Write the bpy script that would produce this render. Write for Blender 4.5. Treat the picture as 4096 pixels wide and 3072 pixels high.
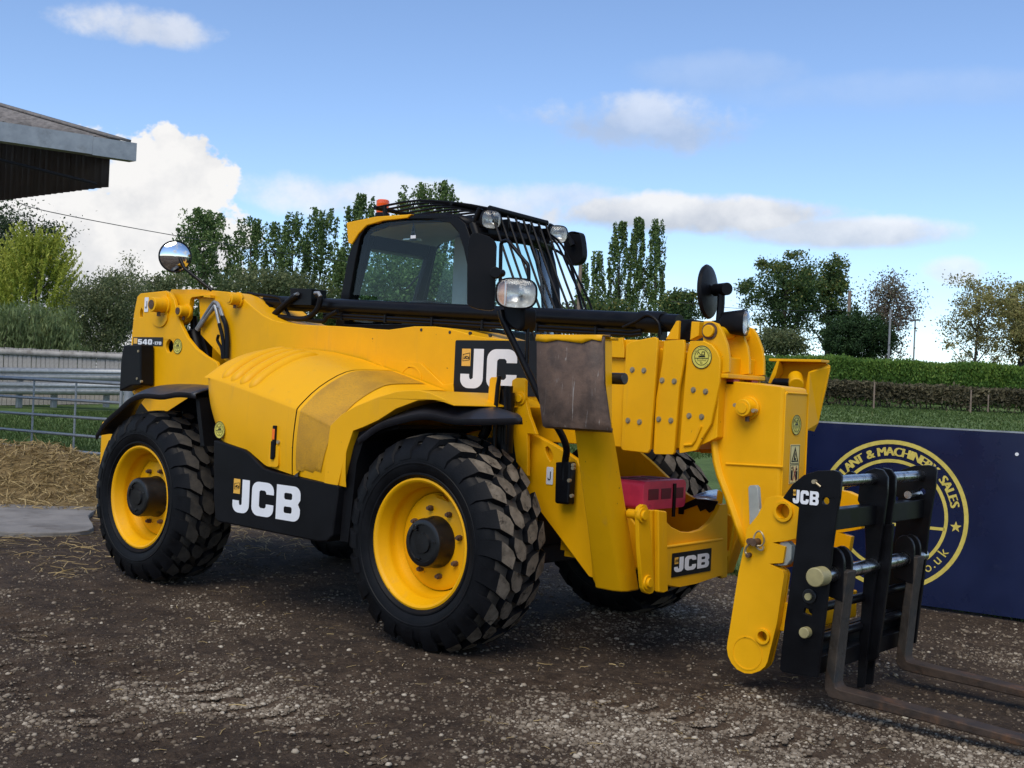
import bpy, bmesh, math, random
import numpy as np
from mathutils import Vector, Matrix, Euler
from mathutils.geometry import tessellate_polygon
R = math.radians
random.seed(7); rng = np.random.default_rng(7)
for o in list(bpy.data.objects): bpy.data.objects.remove(o)
SC = bpy.context.scene
COL = SC.collection

# ------------------------------------------------------------------ camera
cam = bpy.data.cameras.new('camera'); camo = bpy.data.objects.new('camera', cam); COL.objects.link(camo)
cam.sensor_width = 36; cam.lens = 41.27; cam.clip_end = 2000; cam.clip_start = .05
cr = Vector((0.7622166, 0.64579792, 0.04439481)); cu = Vector((-0.03051181, -0.03266321, 0.99900057)); cd = Vector((-0.64660257, 0.76280939, 0.00519198))
camo.matrix_world = Matrix(((cr.x, cu.x, -cd.x, 4.402), (cr.y, cu.y, -cd.y, -5.536), (cr.z, cu.z, -cd.z, 1.398), (0, 0, 0, 1)))
SC.camera = camo
CAM = Vector((4.402, -5.536, 1.398)); FW = Vector((-.6466, .7628, 0)); RT = Vector((.7628, .6466, 0))
def W(lat, dep, z=0.0):                       # place names in metres to the right of / ahead of where the photographer stood
    p = Vector((CAM.x, CAM.y, 0)) + RT*lat + FW*dep; return Vector((p.x, p.y, z))

# ------------------------------------------------------------------ light
SUN_EL, SUN_AZ = R(52), R(-68)               # azimuth measured from +X towards +Y
sd = Vector((math.cos(SUN_EL)*math.cos(SUN_AZ), math.cos(SUN_EL)*math.sin(SUN_AZ), math.sin(SUN_EL)))
sl = bpy.data.lights.new('sun', 'SUN'); sl.energy = 1.4; sl.angle = R(42); sl.color = (1.0, .92, .79)
so = bpy.data.objects.new('sun', sl); COL.objects.link(so); so.rotation_euler = (-sd).to_track_quat('-Z', 'Y').to_euler(); so.location = (0, 0, 30)
SC.view_settings.view_transform = 'Standard'; SC.view_settings.look = 'None'; SC.view_settings.exposure = 1.0; SC.view_settings.gamma = 1
SC.view_settings.use_curve_mapping = False
SC.cycles.max_bounces = 6; SC.cycles.diffuse_bounces = 3; SC.cycles.glossy_bounces = 3; SC.cycles.transparent_max_bounces = 10; SC.cycles.caustics_reflective = False; SC.cycles.caustics_refractive = False

# ------------------------------------------------------------------ sky (world)
wd = bpy.data.worlds.new('World'); SC.world = wd; wd.use_nodes = True
nt = wd.node_tree; nt.nodes.clear()
class N:
    """tiny node helper"""
    def __init__(s, t): s.t = t
    def __call__(s, kind, **kw):
        n = s.t.nodes.new(kind)
        for k, v in kw.items():
            if k == 'ins':
                for i, x in v.items():
                    if hasattr(x, 'is_output') or isinstance(x, bpy.types.NodeSocket): s.t.links.new(x, n.inputs[i])
                    else: n.inputs[i].default_value = x
            else: setattr(n, k, v)
        return n
    def m(s, op, a, b=0.0, c=None, clamp=False):
        ins = {0: a, 1: b}
        if c is not None: ins[2] = c
        return s('ShaderNodeMath', operation=op, use_clamp=clamp, ins=ins).outputs[0]
    def mr(s, v, a, b, c=0.0, d=1.0, smooth=True):
        return s('ShaderNodeMapRange', interpolation_type='SMOOTHSTEP' if smooth else 'LINEAR', clamp=True, ins={0: v, 1: a, 2: b, 3: c, 4: d}).outputs[0]
    def mix(s, f, a, b, mode='MIX'):
        n = s.t.nodes.new('ShaderNodeMix'); n.data_type = 'RGBA'; n.blend_type = mode
        for i, x in ((0, f), (6, a), (7, b)):
            if isinstance(x, bpy.types.NodeSocket): s.t.links.new(x, n.inputs[i])
            else: n.inputs[i].default_value = x if i == 0 else (tuple(x)+(1,))[:4]
        return n.outputs[2]
n = N(nt)
geo = n('ShaderNodeNewGeometry')
tc = n('ShaderNodeTexCoord')
sep = n('ShaderNodeSeparateXYZ', ins={0: tc.outputs['Generated']})
sx, sy, sz = sep.outputs
VAZ = math.atan2(.7628, -.6466)
az = n.m('ARCTAN2', sy, sx)
daz = n.m('SUBTRACT', az, VAZ)
daz = n.m('MULTIPLY', daz, -1.0)                                    # positive to the right of the view's heading
daz = n.m('WRAP', daz, math.pi, -math.pi)
el = n.m('ARCSINE', sz)
# wander the cloud edges with fractal noise on the direction itself
def fbm(scale, detail, rough, off):
    mp = n('ShaderNodeVectorMath', operation='MULTIPLY_ADD', ins={0: tc.outputs['Generated'], 1: (scale, scale, scale*1.25), 2: off})
    return n('ShaderNodeTexNoise', noise_dimensions='3D', ins={'Vector': mp.outputs[0], 'Scale': 1.0, 'Detail': detail, 'Roughness': rough})
nz = fbm(9, 6, .62, (3.1, 7.7, 1.2)); nz2 = fbm(26, 4, .6, (1.1, 2.7, 5.2)); nzl = fbm(3.2, 4, .55, (8.1, .7, 4.4))
w1 = n.m('SUBTRACT', nz.outputs['Fac'], .5); w2 = n.m('SUBTRACT', nz2.outputs['Fac'], .5); w3 = n.m('SUBTRACT', nzl.outputs['Fac'], .5)
nw = n.m('MULTIPLY_ADD', w2, .62, w1)
def blob(a, e, ra, re, sharp, wob, st):
    """one cloud: centre azimuth/elevation and half sizes in degrees; returns cover and height within it"""
    x = n.m('MULTIPLY_ADD', daz, 1/R(ra), -a/ra); y = n.m('MULTIPLY_ADD', el, 1/R(re), -e/re)
    d = n.m('MULTIPLY_ADD', x, x, n.m('MULTIPLY', y, y)); d = n.m('MULTIPLY_ADD', nw, wob*1.9, d)
    return n('ShaderNodeMapRange', interpolation_type='SMOOTHSTEP', clamp=True, ins={0: d, 1: 1.0+sharp*1.6, 2: 1.0-sharp*1.6, 3: 0.0, 4: st}).outputs[0], y
#CLOUDS

# az, el, half width, half height, edge softness, wander, strength, grey base
cl = [(-17.4, 6.0, 4.0, 4.6, .10, 2.2, 1.0, .45), (-16.2, 9.0, 2.5, 2.6, .09, 1.9, 1.0, .0), (-21.5, 5.6, 3.8, 3.2, .14, 2.1, 1.0, .85), (-24, 2.5, 7, 4.2, .35, 1.8, .95, .6), (-15.5, 2.2, 5.0, 2.4, .4, 1.6, .8, .5),
      (-5.0, 8.9, 7.5, .95, .5, 1.8, .7, .2), (8.0, 8.8, 7.4, .95, .30, 1.3, .90, .6), (15.0, 8.1, 5.2, .70, .40, 1.3, .80, .6), (2.0, 9.3, 3.4, .8, .5, 2.0, .6, .3),
      (5.6, 13.0, 4.2, 1.15, .6, 2.8, .55, 1.0), (9.4, 15.3, 3.4, .8, .7, 2.0, .14, .9), (-18.3, 15.7, 3.0, .75, .5, 2.2, .62, .2), (20.4, 6.3, 1.3, .6, .5, 1.7, .6, .2), (19, 14.4, 8, .7, .9, 2.2, .12, .7), (-2, 4.0, 14, 1.6, .8, 1.4, .25, .3)]
sky = n('ShaderNodeTexSky', sky_type='NISHITA'); sky.sun_disc = False; sky.sun_elevation = SUN_EL; sky.sun_rotation = R(90)-SUN_AZ
sky.altitude = 0; sky.air_density = .85; sky.dust_density = .15; sky.ozone_density = 2.5
skyc = n.mix(1.0, sky.outputs[0], (.97, .985, 1.04), 'MULTIPLY')
# the rest of the sky goes on with scattered fair-weather cloud
gen = n.mr(n.m('ADD', nzl.outputs['Fac'], n.m('MULTIPLY', w1, .35)), .50, .66, 0.0, .85)
out = n.m('MAXIMUM', n.mr(n.m('ABSOLUTE', daz), R(27), R(36)), n.mr(el, R(21), R(28)))
gen = n.m('MULTIPLY', gen, out); gen = n.m('MULTIPLY', gen, n.mr(el, R(1), R(7)))
dens = gen; acc = n.m('MULTIPLY', gen, .3); tot = gen
for a, e, ra, re, sh, wob, st, gb in cl:
    m_, y = blob(a, e, ra, re, sh, wob, st)
    acc = n.m('MULTIPLY_ADD', m_, n.m('MULTIPLY_ADD', y, -.65*gb-.05, .55*gb, clamp=True), acc)
    tot = n.m('ADD', tot, m_); dens = n.m('MAXIMUM', dens, m_)
shade = n.m('DIVIDE', acc, n.m('ADD', tot, 1e-3)); shade = n.m('MULTIPLY_ADD', w1, 2.6, shade); shade = n.m('MULTIPLY_ADD', w3, 1.2, shade, clamp=True)
wd.cycles.sampling_method = 'MANUAL'; wd.cycles.sample_map_resolution = 512
SKY_S = .089
cloudc = n.mix(shade, (5.3, 5.25, 5.2), (2.8, 3.0, 3.4))
full = n.mix(dens, skyc, cloudc)
bg = n('ShaderNodeBackground', ins={0: full, 1: SKY_S}); wo = n('ShaderNodeOutputWorld', ins={0: bg.outputs[0]})

# ------------------------------------------------------------------ materials
MATS = {}
def mat(name, col, rough=.5, metal=0.0, var=.12, vscale=6.0, bump=0.0, bscale=60.0, col2=None, c2=(.55, .7), c2scale=3.0, coat=0.0, spec=.5, detail=6, chips=False, scr=False):
    m = bpy.data.materials.new(name); m.use_nodes = True; t = m.node_tree; t.nodes.clear(); k = N(t)
    tcn = k('ShaderNodeTexCoord').outputs['Object']
    a = k('ShaderNodeTexNoise', ins={'Vector': tcn, 'Scale': vscale, 'Detail': detail, 'Roughness': .6}).outputs['Fac']
    c = k.mix(k.mr(a, .3, .7), [x*(1-var) for x in col], [min(1, x*(1+var)) for x in col])
    if col2:
        b = k('ShaderNodeTexNoise', ins={'Vector': tcn, 'Scale': c2scale, 'Detail': 9.0, 'Roughness': .68}).outputs['Fac']
        c = k.mix(k.mr(b, *c2), c, col2)
    if scr:
        sv = k('ShaderNodeVectorMath', operation='MULTIPLY', ins={0: tcn, 1: (55, 55, 5)}).outputs[0]; sn = k('ShaderNodeTexNoise', ins={'Vector': sv, 'Scale': 1.0, 'Detail': 4.0, 'Roughness': .6, 'Distortion': .6}).outputs['Fac']
        c = k.mix(k.m('MULTIPLY', k.mr(sn, .63, .72), .8), c, (.34, .31, .28))
    if chips:
        ch_ = k('ShaderNodeTexNoise', ins={'Vector': tcn, 'Scale': 38.0, 'Detail': 3.0, 'Roughness': .5}).outputs['Fac']; big = k('ShaderNodeTexNoise', ins={'Vector': tcn, 'Scale': 1.7, 'Detail': 5.0, 'Roughness': .6}).outputs['Fac']
        c = k.mix(k.m('MULTIPLY', k.mr(ch_, .735, .75), k.mr(big, .45, .6)), c, (.06, .035, .02))
        stv = k('ShaderNodeVectorMath', operation='MULTIPLY', ins={0: tcn, 1: (16, 16, 1.3)}).outputs[0]; stn = k('ShaderNodeTexNoise', ins={'Vector': stv, 'Scale': 1.0, 'Detail': 6.0, 'Roughness': .65}).outputs['Fac']
        c = k.mix(k.m('MULTIPLY', k.mr(stn, .56, .80), .30), c, (.40, .24, .07))
    rr = k.mr(a, .3, .7, max(.02, rough-.07), min(1, rough+.07))
    p = k('ShaderNodeBsdfPrincipled', ins={'Base Color': c, 'Roughness': rr, 'Metallic': metal, 'Coat Weight': coat, 'Coat Roughness': .12, 'Specular IOR Level': spec})
    if bump:
        bn = k('ShaderNodeTexNoise', ins={'Vector': tcn, 'Scale': bscale, 'Detail': 4.0, 'Roughness': .6}).outputs['Fac']
        bp = k('ShaderNodeBump', ins={'Strength': bump, 'Distance': .01, 'Height': bn}); t.links.new(bp.outputs[0], p.inputs['Normal'])
    k('ShaderNodeOutputMaterial', ins={0: p.outputs[0]})
    MATS[name] = m; return m
YEL = (.79, .388, .002)
mat('yellow_paint', YEL, .45, var=.05, vscale=3.0, bump=.03, bscale=9.0, spec=.22, chips=True, col2=(.56, .25, .006), c2=(.66, .92), c2scale=2.2)
mat('yellow_moulding', YEL, .50, var=.04, vscale=2.0, bump=.10, bscale=420.0, spec=.25, chips=True, col2=(.62, .28, .010), c2=(.64, .9), c2scale=3.0)
mat('black_paint', (.0045, .0046, .0058), .36, var=.25, bump=.03, bscale=12, col2=(.020, .018, .016), c2=(.62, .85), c2scale=7, spec=.16)
mat('black_plastic', (.0055, .0056, .0068), .44, var=.2, bump=.10, bscale=260, col2=(.018, .017, .016), c2=(.62, .9), c2scale=5, spec=.13)
mat('fender_plastic', (.020, .021, .026), .38, var=.2, bump=.06, bscale=160, spec=.5, col2=(.05, .048, .046), c2=(.55, .9), c2scale=6)
mat('rubber', (.0045, .0048, .006), .52, var=.35, vscale=9, bump=.14, bscale=120, col2=(.030, .026, .021), c2=(.60, .85), c2scale=8, spec=.14)
mat('dusty_rubber', (.150, .126, .097), .9, var=.35, vscale=16, bump=.3, bscale=90, spec=.1, col2=(.035, .030, .025), c2=(.53, .66), c2scale=18)
mat('grimy_rubber', (.045, .038, .030), .85, var=.35, vscale=12, bump=.3, bscale=90, col2=(.022, .020, .019), c2=(.5, .66), c2scale=14)
mat('hub_black', (.005, .005, .0055), .36, var=.3, bump=.05, bscale=80, col2=(.05, .035, .022), c2=(.58, .8), c2scale=9)
mat('worn_steel', (.100, .062, .043), .62, scr=True, metal=.10, var=.45, vscale=9, bump=.25, bscale=45, col2=(.22, .205, .19), c2=(.62, .76), c2scale=7)
mat('fork_steel', (.042, .027, .018), .66, metal=.2, var=.35, vscale=14, bump=.3, bscale=70, col2=(.145, .065, .026), c2=(.50, .74), c2scale=6)
mat('shank_steel', (.036, .028, .021), .66, metal=.15, var=.35, vscale=14, bump=.3, bscale=60, col2=(.020, .019, .018), c2=(.5, .66), c2scale=9)
mat('chrome', (.42, .43, .45), .26, metal=1.0, var=.15, vscale=18, col2=(.05, .045, .04), c2=(.50, .66), c2scale=16)
mat('bolt_zinc', (.36, .30, .19), .45, metal=.5, var=.2)
mat('galvanised', (.29, .305, .315), .48, metal=.55, var=.14, vscale=14, col2=(.22, .23, .24), c2=(.5, .75), c2scale=6)
mat('rusty_bolt', (.11, .065, .04), .7, metal=.3, var=.3, vscale=40)
mat('grey_plate', (.32, .34, .31), .55, var=.15)
mat('decal_black', (.004, .004, .006), .35, var=.1, spec=.3)
mat('decal_white', (.74, .75, .77), .42, var=.04)
mat('decal_cream', (.72, .62, .27), .45, var=.06)
mat('sticker_yellow', (.66, .58, .10), .42, var=.06)
mat('emblem_orange', (.78, .42, .06), .42, var=.05)
mat('red_plastic', (.78, .05, .11), .42, var=.15, bump=.04, col2=(.10, .035, .03), c2=(.62, .8), c2scale=7)
mat('wear_pad_red', (.25, .02, .02), .5, var=.2)
mat('amber_lens', (.85, .16, .012), .18, var=.1, coat=.5)
mat('beacon_orange', (.80, .10, .008), .25, var=.1, coat=.4)
mat('lens_reflector', (.82, .82, .79), .22, metal=.45, var=.14, vscale=40)
mat('lens_peach', (.72, .42, .30), .35, var=.2, vscale=60)
mat('slot_red', (.16, .012, .02), .6, var=.2)
mat('cab_trim', (.50, .50, .46), .8, var=.08)
mat('cab_dark', (.022, .022, .024), .7, var=.2)
mat('seat_cloth', (.016, .016, .018), .85, var=.2)
mat('silver_sheet', (.40, .48, .60), .3, metal=.7, var=.1)
mat('cap_cream', (.30, .26, .12), .5, var=.25, col2=(.16, .12, .06), c2=(.55, .75), c2scale=20)

def special():
    # perforated intake screen: same yellow, dotted with small dark holes
    m = bpy.data.materials.new('intake_mesh'); m.use_nodes = True; t = m.node_tree; t.nodes.clear(); k = N(t)
    tcn = k('ShaderNodeTexCoord').outputs['Object']
    v = k('ShaderNodeTexVoronoi', feature='F1', ins={'Vector': tcn, 'Scale': 190.0}).outputs['Distance']
    a = k('ShaderNodeTexNoise', ins={'Vector': tcn, 'Scale': 5.0, 'Detail': 6.0}).outputs['Fac']
    hole = k.mr(v, .30, .42, 1.0, 0.0)
    base = k.mix(k.mr(a, .35, .7), (.58, .29, .005), (.45, .225, .008))
    c = k.mix(k.m('MULTIPLY', hole, .45), base, (.05, .035, .012))
    bp = k('ShaderNodeBump', invert=True, ins={'Strength': .5, 'Distance': .004, 'Height': hole})
    p = k('ShaderNodeBsdfPrincipled', ins={'Base Color': c, 'Roughness': .55, 'Normal': bp.outputs[0]})
    k('ShaderNodeOutputMaterial', ins={0: p.outputs[0]}); MATS['intake_mesh'] = m
    # cab glass, lightly tinted and dusty
    m = bpy.data.materials.new('cab_glass'); m.use_nodes = True; t = m.node_tree; t.nodes.clear(); k = N(t)
    tcn = k('ShaderNodeTexCoord').outputs['Object']
    mp = k('ShaderNodeVectorMath', operation='MULTIPLY', ins={0: tcn, 1: (22, 22, 5)}).outputs[0]
    a = k('ShaderNodeTexNoise', ins={'Vector': mp, 'Scale': 1.0, 'Detail': 7.0, 'Roughness': .7}).outputs['Fac']
    tr = k('ShaderNodeBsdfTransparent', ins={0: (.78, .90, .90, 1)}); gl = k('ShaderNodeBsdfGlossy', ins={0: (1, 1, 1, 1), 1: .02})
    fr_ = k('ShaderNodeMapRange', ins={0: k.m('POWER', k('ShaderNodeLayerWeight', ins={0: .5}).outputs['Facing'], 4.0), 1: 0.0, 2: 1.0, 3: .025, 4: .70}).outputs[0]
    df = k('ShaderNodeBsdfDiffuse', ins={0: (.55, .58, .56, 1)})
    s1 = k('ShaderNodeMixShader', ins={0: fr_, 1: tr.outputs[0], 2: gl.outputs[0]})
    s2 = k('ShaderNodeMixShader', ins={0: k.mr(a, .56, .86, .0, .035), 1: s1.outputs[0], 2: df.outputs[0]})
    k('ShaderNodeOutputMaterial', ins={0: s2.outputs[0]}); MATS['cab_glass'] = m
    m = bpy.data.materials.new('lamp_glass'); m.use_nodes = True; t = m.node_tree; t.nodes.clear(); k = N(t)
    tr = k('ShaderNodeBsdfTransparent', ins={0: (.93, .94, .93, 1)}); gl = k('ShaderNodeBsdfGlossy', ins={0: (1, 1, 1, 1), 1: .05})
    tcn = k('ShaderNodeTexCoord').outputs['Object']
    wv = k('ShaderNodeTexWave', ins={'Vector': tcn, 'Scale': 60.0, 'Distortion': .6}).outputs['Fac']
    bp = k('ShaderNodeBump', ins={'Strength': .35, 'Distance': .004, 'Height': wv}); t.links.new(bp.outputs[0], gl.inputs['Normal'])
    fr_ = k('ShaderNodeMapRange', ins={0: k.m('POWER', k('ShaderNodeLayerWeight', ins={0: .5, 1: bp.outputs[0]}).outputs['Facing'], 2.5), 1: 0.0, 2: 1.0, 3: .08, 4: .8}).outputs[0]
    s1 = k('ShaderNodeMixShader', ins={0: fr_, 1: tr.outputs[0], 2: gl.outputs[0]}); k('ShaderNodeOutputMaterial', ins={0: s1.outputs[0]}); MATS['lamp_glass'] = m
    m = bpy.data.materials.new('mirror_glass'); m.use_nodes = True; t = m.node_tree; t.nodes.clear(); k = N(t)
    gl = k('ShaderNodeBsdfGlossy', ins={0: (.80, .82, .82, 1), 1: .03}); k('ShaderNodeOutputMaterial', ins={0: gl.outputs[0]}); MATS['mirror_glass'] = m
special()

# ------------------------------------------------------------------ mesh helpers
def tag(o, label=None, cat=None, group=None, kind=None):
    for k_, v_ in (('label', label), ('category', cat), ('group', group), ('kind', kind)):
        if v_: o[k_] = v_
    return o
def empty(name, loc=(0, 0, 0), label=None, cat=None, group=None):
    o = bpy.data.objects.new(name, None); COL.objects.link(o); o.location = loc; o.empty_display_size = .2
    return tag(o, label, cat, group)
def link(name, me, parent=None):
    if parent and parent.parent and parent.parent.parent: parent = parent.parent      # thing > part > sub-part, no deeper
    o = bpy.data.objects.new(name, me); COL.objects.link(o); o.parent = parent; return o
class G:
    def __init__(s): s.v = []; s.f = []; s.mi = []; s.cur = 0
    def add(s, vs, fs):
        b = len(s.v); s.v += [tuple(p) for p in vs]
        for f in fs: s.f.append(tuple(b+i for i in f)); s.mi.append(s.cur)
        return s
    def box(s, x0, x1, y0, y1, z0, z1):
        return s.add([(x, y, z) for x in (x0, x1) for y in (y0, y1) for z in (z0, z1)], [(0, 1, 3, 2), (4, 6, 7, 5), (0, 4, 5, 1), (2, 3, 7, 6), (0, 2, 6, 4), (1, 5, 7, 3)])
    def ext(s, loops, ax, a, b):
        """flat outline (first loop) with holes (other loops), pushed from a to b along an axis; coordinates are the other two"""
        if isinstance(loops[0][0], (int, float)): loops = [loops]
        def P(q, h): return {'X': (h, q[0], q[1]), 'Y': (q[0], h, q[1]), 'Z': (q[0], q[1], h)}[ax]
        tri = tessellate_polygon([[Vector((q[0], q[1], 0)) for q in L] for L in loops])
        pts = [q for L in loops for q in L]; m_ = len(pts)
        fs = [tuple(t) for t in tri]+[tuple(i+m_ for i in reversed(t)) for t in tri]
        k_ = 0
        for L in loops:
            for i in range(len(L)):
                j = (i+1) % len(L); fs.append((k_+i, k_+j, k_+j+m_, k_+i+m_))
            k_ += len(L)
        return s.add([P(q, a) for q in pts]+[P(q, b) for q in pts], fs)
    def cyl(s, p0, p1, r, seg=20, r2=None, cap=True):
        p0 = Vector(p0); p1 = Vector(p1); d = (p1-p0).normalized(); u = d.orthogonal().normalized(); w = d.cross(u); r2 = r if r2 is None else r2
        vs = []
        for p, rr in ((p0, r), (p1, r2)):
            for i in range(seg):
                t_ = 2*math.pi*i/seg; vs.append(p+u*(rr*math.cos(t_))+w*(rr*math.sin(t_)))
        fs = [(i, (i+1) % seg, seg+(i+1) % seg, seg+i) for i in range(seg)]
        if cap: fs += [tuple(reversed(range(seg))), tuple(range(seg, 2*seg))]
        return s.add(vs, fs)
    def tube(s, pts, r, seg=8, sm=0, cap=True):
        pts = [Vector(p) for p in pts]
        if sm: pts = curve(pts, sm)
        rr = r if isinstance(r, (list, tuple)) else [r]*len(pts)
        if len(rr) != len(pts): rr = [rr[0]+(rr[-1]-rr[0])*i/(len(pts)-1) for i in range(len(pts))]
        vs = []; u = None
        for i, p in enumerate(pts):
            d = (pts[min(i+1, len(pts)-1)]-pts[max(i-1, 0)]).normalized()
            if u is None: u = d.orthogonal().normalized()
            u = (u-d*u.dot(d)).normalized(); w = d.cross(u)
            for q in range(seg):
                t_ = 2*math.pi*q/seg; vs.append(p+u*(rr[i]*math.cos(t_))+w*(rr[i]*math.sin(t_)))
        fs = []
        for i in range(len(pts)-1):
            for q in range(seg):
                fs.append((i*seg+q, i*seg+(q+1) % seg, (i+1)*seg+(q+1) % seg, (i+1)*seg+q))
        if cap: fs += [tuple(reversed(range(seg))), tuple((len(pts)-1)*seg+q for q in range(seg))]
        return s.add(vs, fs)
    def lathe(s, prof, seg=48, c=(0, 0, 0), ax='Y', a0=0.0):
        vs = []
        for i in range(seg):
            t_ = 2*math.pi*i/seg+a0; ct, st = math.cos(t_), math.sin(t_)
            for r, h in prof:
                vs.append({'Y': (c[0]+r*ct, c[1]+h, c[2]+r*st), 'X': (c[0]+h, c[1]+r*ct, c[2]+r*st), 'Z': (c[0]+r*ct, c[1]+r*st, c[2]+h)}[ax])
        m_ = len(prof); fs = []
        for i in range(seg):
            j = (i+1) % seg
            for q in range(m_-1): fs.append((i*m_+q, i*m_+q+1, j*m_+q+1, j*m_+q))
        return s.add(vs, fs)
    def grid(s, rows):
        m_ = len(rows[0]); fs = []
        for i in range(len(rows)-1):
            for j in range(m_-1): fs.append((i*m_+j, i*m_+j+1, (i+1)*m_+j+1, (i+1)*m_+j))
        return s.add([p for r_ in rows for p in r_], fs)
    def build(s, name, mats, parent=None, bev=0.0, smooth=35, seg=2, loc=None, solid=0.0, recalc=True):
        me = bpy.data.meshes.new(name); me.from_pydata(s.v, [], s.f)
        if isinstance(mats, str): mats = [mats]
        for m_ in mats: me.materials.append(MATS[m_])
        if len(mats) > 1: me.polygons.foreach_set('material_index', s.mi)
        b = bmesh.new(); b.from_mesh(me); bmesh.ops.remove_doubles(b, verts=b.verts, dist=1e-5)
        if recalc: bmesh.ops.recalc_face_normals(b, faces=b.faces)
        b.to_mesh(me); b.free()
        o = link(name, me, parent)
        if smooth and not bev:
            me.polygons.foreach_set('use_smooth', [True]*len(me.polygons)); me.set_sharp_from_angle(angle=R(smooth))
        if solid:
            sm_ = o.modifiers.new('thickness', 'SOLIDIFY'); sm_.thickness = solid; sm_.offset = 0
        if bev:
            me.polygons.foreach_set('use_smooth', [True]*len(me.polygons))
            bm_ = o.modifiers.new('bevel', 'BEVEL'); bm_.width = bev; bm_.segments = seg; bm_.limit_method = 'ANGLE'; bm_.angle_limit = R(38); bm_.harden_normals = True; bm_.use_clamp_overlap = True
        if loc: o.location = loc
        return o
def curve(pts, k_):
    """Catmull-Rom through the points, k_ steps per span"""
    pts = [Vector(p) for p in pts]; P = [pts[0]*2-pts[1]]+pts+[pts[-1]*2-pts[-2]]; o = []
    for i in range(1, len(P)-2):
        for j in range(k_):
            t_ = j/k_; a, b, c, d = P[i-1], P[i], P[i+1], P[i+2]
            o.append(.5*((2*b)+(c-a)*t_+(2*a-5*b+4*c-d)*t_**2+(3*b-a-3*c+d)*t_**3))
    o.append(P[-2]); return o
def curve2(pts, k_): return [(p.x, p.y) for p in curve([(a, b, 0) for a, b in pts], k_)]
def circ(cx, cy, r, k_=20, ry=None): return [(cx+r*math.cos(2*math.pi*i/k_), cy+(ry or r)*math.sin(2*math.pi*i/k_)) for i in range(k_)]
def rrect(x0, y0, x1, y1, r, k_=5):
    o = []
    for cx, cy, a in ((x1-r, y1-r, 0), (x0+r, y1-r, 90), (x0+r, y0+r, 180), (x1-r, y0+r, 270)):
        for i in range(k_+1): t_ = R(a+90*i/k_); o.append((cx+r*math.cos(t_), cy+r*math.sin(t_)))
    return o
def arc(cx, cy, r, a0, a1, k_=6): return [(cx+r*math.cos(R(a0+(a1-a0)*i/k_)), cy+r*math.sin(R(a0+(a1-a0)*i/k_))) for i in range(k_+1)]
def flat(name, loops, org, u, v, mats, parent, lift=.0015, thick=.0012):
    """a thin printed film: outline in (u,v) units on a surface"""
    org = Vector(org); u = Vector(u); v = Vector(v); nn = u.cross(v).normalized()
    g = G()
    sets = loops if isinstance(loops[0][0][0], (tuple, list)) else [loops]
    for Ls in sets:
        tmp = G().ext(Ls, 'Z', lift, lift+thick)
        g.add([org+u*p[0]+v*p[1]+nn*p[2] for p in tmp.v], tmp.f)
    return g.build(name, mats, parent, smooth=0)
LJ = [[(.36, 1), (.64, 1)]+arc(.39, .25, .25, 0, -90)+arc(.23, .23, .23, -90, -180)+[(0, .36), (.25, .36), (.25, .30)]+arc(.305, .275, .05, 180, 270, 3)+[(.36, .26)]]
LC = [arc(.57, .75, .25, 0, 90)+arc(.25, .75, .25, 90, 180)+arc(.25, .25, .25, 180, 270)+arc(.57, .25, .25, 270, 360)+[(.82, .37), (.54, .37), (.54, .29), (.49, .24), (.33, .24), (.28, .29), (.28, .71), (.33, .76), (.49, .76), (.54, .71), (.54, .66), (.82, .66)]]
LB = [[(0, 0)]+arc(.62, .24, .24, -90, 0)+[(.86, .36), (.78, .5), (.86, .62)]+arc(.63, .77, .23, 0, 90)+[(0, 1)], rrect(.28, .21, .57, .40, .05, 2), rrect(.28, .60, .57, .79, .05, 2)]
DG = {'5': [[(0, 1), (.72, 1), (.72, .78), (.28, .78), (.28, .64), (.60, .64)]+arc(.56, .46, .18, 90, 0, 4)+[(.74, .20)]+arc(.54, .20, .20, 0, -90, 4)+[(.2, 0)]+arc(.2, .2, .2, -90, -180, 4)+[(0, .32), (.28, .32), (.28, .22), (.46, .22), (.46, .42), (0, .42)]],
      '4': [[(.42, 1), (.74, 1), (.74, .40), (.86, .40), (.86, .18), (.74, .18), (.74, 0), (.47, 0), (.47, .18), (0, .18), (0, .40)], [(.24, .40), (.47, .40), (.47, .74)]],
      '0': [rrect(0, 0, .76, 1, .22, 4), rrect(.28, .22, .48, .78, .08, 2)], '1': [[(.10, 1), (.36, 1), (.36, 0), (.10, 0), (.10, .74), (0, .74), (0, .9)]],
      '7': [[(0, 1), (.70, 1), (.70, .80), (.40, 0), (.10, 0), (.40, .76), (0, .76)]], '-': [[(0, .38), (.34, .38), (.34, .60), (0, .60)]]}
def digits(txt, gap=.12):
    o = []; x = 0.0
    for c in txt: o.append(shift(DG[c], x)); x += max(p[0] for p in DG[c][0])+gap
    return o, x
def shift(Ls, dx, s_=1.0, dy=0): return [[(x*s_+dx, y*s_+dy) for x, y in L] for L in Ls]
def jcb(org, u, v, h, parent, lift=.003, which='JCB', stretch=1.0):
    u = Vector(u)*h*stretch; v = Vector(v)*h
    S_ = []
    for ch, L, dx in (('J', LJ, 0), ('C', LC, .74), ('B', LB, 1.66)):
        if ch in which: S_.append(shift(L, dx))
    flat('lettering', S_, org, u, v, 'decal_white', parent, lift)
    e = flat('emblem', [[[(.02, .56), (.27, .56), (.27, 1.0), (.02, 1.0)]]], org, u, v, 'emblem_orange', parent, lift)
    flat('lettering', [shift(LJ, .075, .075, .74), shift(LC, .13, .075, .74), shift(LB, .20, .06, .74)]+[[[(.05, .68), (.25, .71), (.25, .9), (.05, .86)], [(.062, .694), (.238, .72), (.238, .885), (.062, .848)]]], org, u, v, 'decal_black', parent, lift+.0014)
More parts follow.
